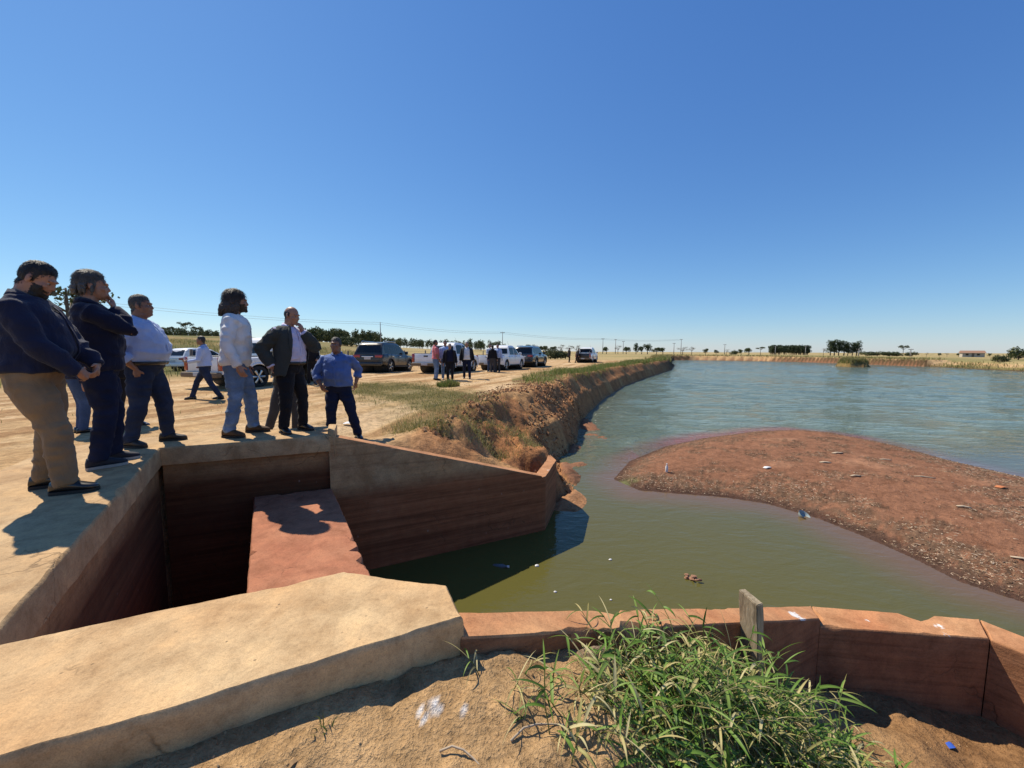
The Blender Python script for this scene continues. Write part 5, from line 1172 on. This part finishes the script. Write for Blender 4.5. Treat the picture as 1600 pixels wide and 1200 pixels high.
for u, h in ((1296, 9.2), (1302, 9.8), (1309, 9.6), (1317, 9.3), (1323, 7.6), (1330, 8.2), (1337, 9.0)):
    tree('tall', (u-800)/610*255, 255, h, nth('tall dark eucalyptus in the clump across the lake'), 'eucalyptus clump across the lake', 1.3)
for u, v, kd in ((823, 536, 'round'), (831, 537, 'round'), (844, 538, 'round'), (853, 537, 'round'), (863, 537, 'round'), (876, 535, 'bare'), (889, 536, 'bare'), (900, 535, 'bare'), (912, 540, 'round')):
    tree(kd, (u-800)/610*150, 150, 1.0+(546-v)*150/610, nth({'round': 'dark rounded tree behind the far vehicles', 'bare': 'leafless tree behind the far vehicles'}[kd]), 'trees behind the far vehicles', 1.2)
for u, h in ((860, 1.9), (868, 1.7), (876, 1.9), (884, 1.5)):
    tree('bush', (u-800)/610*68, 68, h, nth('dark scrub bush by the track beyond the dark off-roader'), 'scrub bushes beside the track', .8)
for u, h in ((534, 2.6), (543, 3.0), (551, 2.5)):
    tree('bush', (u-800)/610*100, 100, h, nth('dark round bush in the field behind the stocky man'), 'bushes in the field behind the stocky man', .9)
tree('bush', 84.5, 68, 1.5, 'dark round bush on the right shore near the house', None, 1.0)
tree('bush', 101, 78, 2.9, 'pale green shrub at the right edge of the far shore', None, 1.0)
tree('bush', 103, 76, 2.0, 'dark shrub at the right edge of the far shore', None, 1.2)
# woods that read as one mass
def wood(name, pts, mk, label=None):
    Vs = []; Fs = []; Ks = []; o = 0; m = MB()
    for (x, y, h) in pts:
        z = ground_z(x, y); q = np.random.default_rng(int(abs(x*31+y*7)) % 9999); c = []; r = []
        for i in range(5):
            a = q.random()*6.28; zz = (.35+.55*i/4); rr = .17*q.random(); c.append((rr*math.cos(a)*h, rr*math.sin(a)*h, zz*h)); s_ = (.15+.07*q.random())*h; r.append((s_*mk[1], s_*mk[1], s_))
        V, F, K = leaf_cards(c, r, 34, .06*h, mk[0], .3, q); Vs.append(V+np.array([x, y, z])); Fs.append(F+o); Ks.append(K); o += len(V)
        m.tube([(x, y, z-.2), (x, y, z+h*.6)], [.022*h, .012*h], 5)
    cm = bpy.data.meshes.new('crown'); cm.from_pydata(np.concatenate(Vs).tolist(), [], np.concatenate(Fs).tolist()); cm.update(); set_col(cm, np.clip(np.concatenate(Ks), .005, 1))
    ob = link(name, cm, LM); tag(ob, kind='stuff'); m.build('trunks', BARK, ob); return ob
U = lambda u, d: ((u-800)/610*d, d)
pts = [(*U(random.uniform(1201, 1262), d), random.uniform(9.0, 9.8)) for d in np.linspace(410, 440, 90)]
wood('far_wood', pts, ((DK, DK, (.04, .055, .03)), 1.2))
pts = [(*U(random.uniform(215, 345), random.uniform(135, 190)), random.uniform(2.5, 4.2)) for _ in range(110)]+[(*U(random.uniform(470, 596), random.uniform(165, 200)), random.uniform(5.0, 6.6)) for _ in range(120)]
wood('hill_wood', pts, ((DK, MG, MG, OG), 1.1))
pts = [(*U(random.uniform(596, 790), random.uniform(170, 215)), random.uniform(3.6, 5.0)*(1.05-.35*random.random())) for _ in range(130)]+[(*U(random.uniform(-60, 210), random.uniform(110, 190)), random.uniform(2.5, 5)) for _ in range(60)]
wood('field_wood', pts, ((DK, MG, MG, OG), 1.2))
for u, h in ((262, 3.4), (276, 3.6), (295, 5.6), (310, 3.8)):
    tree('umbrella', *U(u, 150), h+1.2, nth('flat-topped tree on the hill crest'), 'flat-topped trees on the hill crest', .75)

# ---------------------------------------------------------------- poles, wires, fence, house
PC = plain('pole_concrete', (.32, .31, .29), .8)
def pole(x, y, h, label, arm=True, k=1.0, group='power poles across the plain'):
    z = ground_z(x, y); r = empty('power_pole', (x, y, z), R(-20)); tag(r, label, 'power pole', group)
    m = MB(); m.tube([(0, 0, -.3), (0, 0, h)], [.19*k, .11*k], 8); m.build('post', PC, r, True)
    if arm:
        m = MB(); m.box((0, 0, h-.35), (2.0, .14*k, .16*k)); m.build('crossarm', BARK, r)
        for sx_ in (-.85, 0, .85):
            m = MB(); m.tube([(sx_, 0, h-.27), (sx_, 0, h-.15), (sx_, 0, h-.05)], [.07*k, .09*k, .04*k], 6); m.build('insulator', PC, r, True)
    return Vector((x, y, z+h))
tops = [pole(-104, 100, 8.2, 'power pole hidden behind the men on the left', True),
        pole(-45.5, 136, 8.4, 'pale power pole rising behind the dark off-roader', False), pole(-4, 165, 8.2, 'power pole with crossarm behind the white pickups', True),
        pole(56.5, 244, 9.6, 'leaning pale power pole behind the farthest pickup', True, 1.2)]
for u, v, d in ((961, 530, 300), (973, 533, 300), (1052, 536, 300), (1063, 530, 300), (1131, 538, 300), (1210, 541, 300), (1257, 541, 280), (1340, 545, 200), (1421, 545, 200)):
    x, y = U(u, d); z = ground_z(x, y); tops.append(pole(x, y, 3-z+(546-v+(u-800)*.004)*d/610, nth('distant power pole with crossarm on the far plain'), True, 1.5))
WM = plain('wire', (.10, .10, .11), .6)
pairs = [(0, 1), (1, 2), (2, 3), (3, 7)]
for i, (a, b) in enumerate(pairs):
    A, B = tops[a], tops[b]; m = MB()
    for dz in (-.1, -.75):
        m.tube([A.lerp(B, t_)+Vector((0, 0, dz-1.6*4*t_*(1-t_)*.6)) for t_ in np.linspace(0, 1, 15)], [.018+.00007*(A.lerp(B, t_)).length for t_ in np.linspace(0, 1, 15)], 4)
    o = m.build('power_line', WM); tag(o, ['overhead wires running from the left edge to the pole behind the dark off-roader', 'overhead wires between the two poles above the parked pickups', 'overhead wires from the crossarm pole to the leaning pole', 'faint far overhead wires beyond the leaning pole'][i], 'overhead wire')
FW = plain('fence_wood', (.15, .12, .09), .9)
r = empty('wire_fence', (-12.6, 30, ground_z(-12.6, 30))); tag(r, 'wooden-post wire fence along the field behind the parked cars', 'fence')
P0 = None; ps = []
for k in range(-4, 9):
    x, y = -12.6+k*3.6*math.sin(R(20)), 30+k*3.6*math.cos(R(20)); z = ground_z(x, y); ps.append(Vector((x, y, z)))
    m = MB(); m.tube([(x+12.6, y-30, z-r.location.z-.2), (x+12.6+.03, y-30, z-r.location.z+1.35)], [.075, .065], 7); m.build('post', FW, r, True)
for hz in (.5, .9, 1.25):
    m = MB(); m.tube([p-r.location+Vector((0, 0, hz)) for p in ps], [.006]*len(ps), 4); m.build('wire', WM, r)
hx_, hy_ = 235, 200; hz_ = ground_z(hx_, hy_); r = empty('farmhouse', (hx_, hy_, hz_), R(-35)); tag(r, 'low pale farmhouse with an orange-brown roof on the far right shore', 'house')
m = MB(); m.box((0, 0, 1.1), (7.6, 4.2, 2.2)); m.build('wall', plain('house_wall', (.46, .40, .32), .9), r)
m = MB(); m.add([(-4.2, -2.6, 2.1), (4.2, -2.6, 2.1), (4.2, 2.6, 2.1), (-4.2, 2.6, 2.1), (-4.2, 0, 3.3), (4.2, 0, 3.3)], [(0, 1, 5, 4), (2, 3, 4, 5), (1, 2, 5), (3, 0, 4), (3, 2, 1, 0)]); m.build('roof', plain('roof_tile', (.30, .17, .11), .9), r)
for x_ in (-2.2, 1.6):
    m = MB(); m.box((x_, -2.11, 1.3), (1.0, .06, .9)); m.build('window', MAT['glass'], r)
m = MB(); m.box((-.2, -2.11, 1.0), (.9, .06, 2.0)); m.build('door', FW, r)

# ---------------------------------------------------------------- small things
t = NT('weathered_wood'); p = t.pos((30, 30, 2.2)); n = t.noise(1.3, p, 5, .65, .3); n2 = t.noise(5, t.pos(), 4)
c = t.ramp(n, [(.3, (.16, .12, .075)), (.5, (.33, .265, .175)), (.72, (.46, .39, .28))]); c = t.mix(c, t.ramp(n2, [(.35, (.7, .68, .62)), (.65, (1.15, 1.15, 1.1))]), 1, 'MULTIPLY')
MAT['wood'] = t.set(c, .85, t.bump(n, .7, .006))
T4 = [(1.432, 2.335), (1.478, 2.222), (1.528, 2.235), (1.484, 2.35)]; off = (.045, -.012)
V = []; 
for i in range(15):
    s_ = i/14; z = .62+(1.5-.62)*s_
    for (x, y) in T4:
        j = .004*math.sin(i*2.3+x*40)+.003*math.sin(i*5.1+y*60); wz = z-(.028 if i == 14 and abs(x-1.478) < .001 else 0)-(.02 if i == 14 and abs(x-1.528) < .001 else 0)
        V.append((x+off[0]*(1-s_)*1.2+j-1.48, y+off[1]*(1-s_)+j-2.28, wz-.62))
F = [(i*4+k, i*4+(k+1) % 4, i*4+4+(k+1) % 4, i*4+4+k) for i in range(14) for k in range(4)]+[(0, 3, 2, 1), (56, 57, 58, 59)]
m = MB(); m.add(V, F); me = m.mesh('wooden_post'); bm = bmesh.new(); bm.from_mesh(me); bmesh.ops.recalc_face_normals(bm, faces=bm.faces); bmesh.ops.bevel(bm, geom=[e for e in bm.edges if len(e.link_faces) == 2 and e.calc_face_angle(0) > .7], offset=.004, segments=2, affect='EDGES'); bm.to_mesh(me); bm.free(); smooth(me, 35)
o = link('wooden_post', me, MAT['wood'], None, (1.48, 2.28, .62)); tag(o, 'weathered grey wooden post standing in the grass before the wing wall', 'post')
def rock_mesh(nme, seed, sub=3, rough=.25):
    bm = bmesh.new(); bmesh.ops.create_icosphere(bm, subdivisions=sub, radius=1); co = np.array([v.co for v in bm.verts]); d = 1+rough*vn(co*1.3+seed)+rough*.5*vn(co*3.1+seed)+rough*.2*vn(co*8+seed)
    for v, q in zip(bm.verts, d): v.co *= float(q)
    me = bpy.data.meshes.new(nme); bm.to_mesh(me); bm.free(); smooth(me, 50); return me
t = NT('clod_earth'); p = t.pos(); n = t.noise(5, p, 5, .65); MAT['clod'] = t.set(t.ramp(n, [(.3, (.22, .15, .085)), (.7, (.42, .30, .18))]), 1, t.bump(n, .8, .05))
o = link('earth_lump', rock_mesh('earth_lump', 3.1, 4, .3), MAT['clod'], None, (.40, 1.70, ground_z(.40, 1.70)+.01)); o.scale = (.10, .075, .075); tag(o, 'greyish lump of dried earth at the left edge of the grass', 'clod')
# clods and pebbles over the sand: too many to count
def sprinkle(name, pts, s0, s1, cols, flat=.7, el=1.0):
    x, y, z = pts; n = len(x); T_ = np.array([(0, 0, 1), (.94, 0, -.33), (-.47, .82, -.33), (-.47, -.82, -.33), (.3, .5, .6), (-.5, .1, .6), (.3, -.55, .55)]); Fc = np.array([(0, 4, 5), (0, 6, 4), (0, 5, 6), (4, 1, 2), (4, 2, 5), (5, 2, 3), (5, 3, 6), (6, 3, 1), (6, 1, 4)])
    s_ = rng.uniform(s0, s1, n)*rng.uniform(.5, 1, n); a = rng.random(n)*6.28; st = rng.uniform(.6, 1.4, (n, 1, 3))*s_[:, None, None]; v = T_[None]*st; v[:, :, 2] *= flat; v[:, :, 0] *= el
    ca, sa = np.cos(a)[:, None], np.sin(a)[:, None]; X = v[:, :, 0]*ca-v[:, :, 1]*sa+x[:, None]; Y = v[:, :, 0]*sa+v[:, :, 1]*ca+y[:, None]; Z = v[:, :, 2]+z[:, None]+.1*s_[:, None]
    me = bpy.data.meshes.new(name); me.from_pydata(np.stack([X, Y, Z], -1).reshape(-1, 3).tolist(), [], (Fc[None]+(np.arange(n)*7)[:, None, None]).reshape(-1, 3).tolist()); me.update()
    set_col(me, np.repeat(mixcol(n, cols, [1/len(cols)]*len(cols)), 7, 0)); return tag(link(name, me, EM), kind='stuff')
EM = attr_mat('loose_bits', 1.0)
fS = lambda x, y, h, k: k['fore']*np.clip(.25+1.5*fbm(x, y, 2.5, 3, 17.), .02, 1)
sprinkle('gravel', scatter(5200, -1.2, 3.4, .35, 2.6, fS), .002, .011, ((.40, .26, .13), (.30, .19, .09), (.5, .35, .19)))
sprinkle('earth_clods', scatter(90, -.8, 3.0, .5, 2.2, fS), .015, .03, ((.40, .26, .13), (.34, .21, .1)))
fK = lambda x, y, h, k: (~k['ins'])*(~k['fore'])*(k['ds'] < 2.9)*np.clip(.35+1.6*fbm(x, y, 1.2, 2, 19.), 0.02, 1)
sprinkle('bank_clods', scatter(26000, -1.5, 6, 6.3, 22, fK), .010, .055, ((.32, .16, .075), (.24, .115, .05), (.42, .26, .13)))
sprinkle('bank_clods', scatter(5200, -1.3, 4.5, 6.3, 17, lambda x, y, h, k: fK(x, y, h, k)*(k['ds'] < 2.3)), .03, .10, ((.33, .165, .075), (.26, .125, .055), (.40, .23, .11)), .8)
fR = lambda x, y, h, k: k['ib']*(h > .02)*np.clip(.12+1.5*fbm(x, y, 2.0, 3, 21.)+.5*sst(1.4, .2, k['db']), 0.03, 1)
sprinkle('shore_litter', scatter(70000, 2.2, 12.3, 3.8, 14.7, fR), .005, .026, ((.13, .085, .05), (.20, .12, .07), (.30, .19, .11), (.08, .05, .035), (.36, .26, .17)), .35)
sprinkle('reed_litter', scatter(60000, 2.2, 12.3, 3.8, 14.7, lambda x, y, h, k: fR(x, y, h, k)*sst(11, 7.5, y+.4*k['nb'])), .006, .014, ((.45, .32, .21), (.34, .23, .14), (.16, .10, .065), (.5, .38, .27)), .4, 4.0)
# countable litter
WP = plain('pale_plastic', (.72, .72, .70), .35); GP = plain('grey_green_plastic', (.28, .34, .33), .4); BW = plain('bleached_wood', (.42, .33, .23), .85); OR = plain('orange_clay', (.5, .17, .06), .8)
def bottle(label, x, y, z, L, mat, az=0., tilt=0.):
    r = empty('bottle', (x, y, z), az); r.rotation_euler[0] = tilt; tag(r, label, 'bottle'); m = MB(); m.tube([(0, 0, 0), (0, 0, .01), (0, 0, L*.62), (0, 0, L*.78), (0, 0, L*.9)], [L*.13, L*.15, L*.15, L*.07, L*.06], 14); m.build('body', mat, r, 40)
    m = MB(); m.tube([(0, 0, L*.9), (0, 0, L)], [L*.07]*2, 10); m.build('cap', WP, r, 40)
bottle('small white bottle standing on the left part of the red sandbar', 3.6, 8.85, ground_z(3.6, 8.85), .20, WP)
bottle('pale bottle floating in the dark shade beside the wing wall', -.25, 5.22, -.03, .24, plain('shaded_bottle', (.10, .13, .14), .3), 1.2, R(78))  # bottle colour darkened to carry the shade it floats in
m = MB(); m.rings([(0, 0, 0, .03, .03), (0, 0, .03, .08, .08), (0, 0, .07, .095, .095), (0, 0, .085, .1, .1), (0, 0, .075, .085, .085), (0, 0, .04, .06, .06)], 18, 2); o = m.build('bowl', GP, None, 40, loc=(5.28, 6.86, ground_z(5.28, 6.86)+.0)); o.rotation_euler = (.5, .3, 0); tag(o, 'grey-green plastic bowl lying at the near edge of the sandbar', 'bowl')
def stick(label, u, v, x, y, L, wd, az, mat=BW, nme='wood_scrap', cat='wood scrap'):
    z = ground_z(x, y); L *= .7; wd *= .8; m = MB(); m.tube([(-L/2, 0, 0), (-L*.1, .02*L, .012), (L*.25, -.01*L, .008), (L/2, .01*L, 0)], [(wd*.4, .008), (wd*.5, .014), (wd*.5, .012), (wd*.3, .008)], 8); o = m.build(nme, mat, None, True, loc=(x, y, z+.012)); o.rotation_euler = (0, 0, az); tag(o, label, cat)
stick('pale wood scrap near the top of the sandbar', 0, 0, 8.6, 10.1, .42, .11, .1)
stick('second pale wood scrap just below the one near the top of the sandbar', 0, 0, 7.6, 9.25, .36, .1, -.1)
stick('whitish scrap in the upper left of the sandbar', 0, 0, 6.0, 8.95, .28, .14, .4, WP)
stick('pale scrap in the middle of the sandbar', 0, 0, 7.5, 8.3, .3, .07, 0)
stick('thin pale stick in the upper middle of the sandbar', 0, 0, 9.3, 9.5, .34, .06, -.3)
stick('orange broken brick piece on the right part of the sandbar', 0, 0, 9.8, 7.6, .26, .16, .2, OR, 'brick_piece', 'brick')
stick('pale scrap beside the orange brick piece', 0, 0, 7.9, 6.6, .26, .07, -.5)
stick('pale stick at the right edge of the sandbar', 0, 0, 6.95, 5.05, .36, .06, -.7)
stick('long thin pale stick lying toward the right of the sandbar', 0, 0, 8.9, 8.2, .5, .04, -.45)
# brown clump floating on the pool
m = MB()
for _ in range(16): m.ell((random.gauss(0, .05), random.gauss(0, .035), random.uniform(0, .03)), (random.uniform(.015, .04), random.uniform(.012, .03), random.uniform(.008, .02)), None, 7, 5)
tag(link('floating_clump', remesh(m, 'floating_clump', .006, 1, .4, .003, 60), plain('brown_foam', (.27, .14, .08), .9), None, (2.35, 4.9, 0)), 'reddish-brown clump floating on the green pool', 'floating clump')
for i, (x, y, s_, lb) in enumerate(((.36, 5.19, .035, 'white floating scrap at the edge of the wall shadow'), (1.42, 5.35, .022, 'tiny white scrap floating on the green pool'), (.55, 4.6, .02, 'small white fleck floating near the foreground slab'), (1.2, 4.45, .016, 'white fleck floating on the pool left of the brown clump'))):
    o = link('floating_scrap', rock_mesh('floating_scrap', i*2.2, 2, .35), WP, None, (x, y, .004)); o.scale = (s_, s_*.8, s_*.5); tag(o, lb, 'scrap')
# blue plastic scrap, a flat chip and twigs
m = MB(); m.add([(-.05, -.02, 0), (0, -.03, .02), (.05, -.01, .0), (-.04, .03, .015), (.01, .03, .035), (.05, .035, .01)], [(0, 1, 4, 3), (1, 2, 5, 4)])
o = m.build('plastic_scrap', plain('blue_plastic', (.05, .12, .5), .35), None, True, loc=(2.84, 2.3, ground_z(2.84, 2.3)+.01)); o.scale = (.5, .6, .5); tag(o, 'crumpled blue plastic scrap on the soil at the lower right', 'plastic scrap')
for x, y, L, az, lb in ((.15, 1.25, .34, .5, 'thin dry twig on the sand left of the grass'), (-.12, 1.1, .22, -.3, 'short dark twig on the sand below the slab'), (.42, 1.12, .42, .15, 'long pale straw lying across the sand at the grass edge')):
    pts = [(-L/2+L*i/6, .02*math.sin(i*.8), ground_z(x+math.cos(az)*(-L/2+L*i/6), y+math.sin(az)*(-L/2+L*i/6))-ground_z(x, y)+.008+.012*math.sin(i*1.1)) for i in range(7)]
    m = MB(); m.tube(pts, [.004, .0035, .0035, .003, .003, .0025, .0015], 5); o = m.build('twig', BW, None, True, loc=(x, y, ground_z(x, y))); o.rotation_euler[2] = az; tag(o, lb, 'twig')

m = MB(); m.add([(-.14, -.05, .01), (-.03, -.08, .04), (.12, -.06, .015), (-.12, .06, .03), (.01, .05, .07), (.14, .07, .02)], [(0, 1, 4, 3), (1, 2, 5, 4)])
o = m.build('plastic_scrap', WP, None, True, loc=(-3.05, 7.25, ground_z(-3.05, 7.25)+.01)); sm_ = o.modifiers.new('s', 'SOLIDIFY'); sm_.thickness = .004; o.modifiers.new('b', 'SUBSURF').render_levels = 2; tag(o, 'crumpled white plastic scrap on the dirt behind the stocky man in blue', 'plastic scrap')
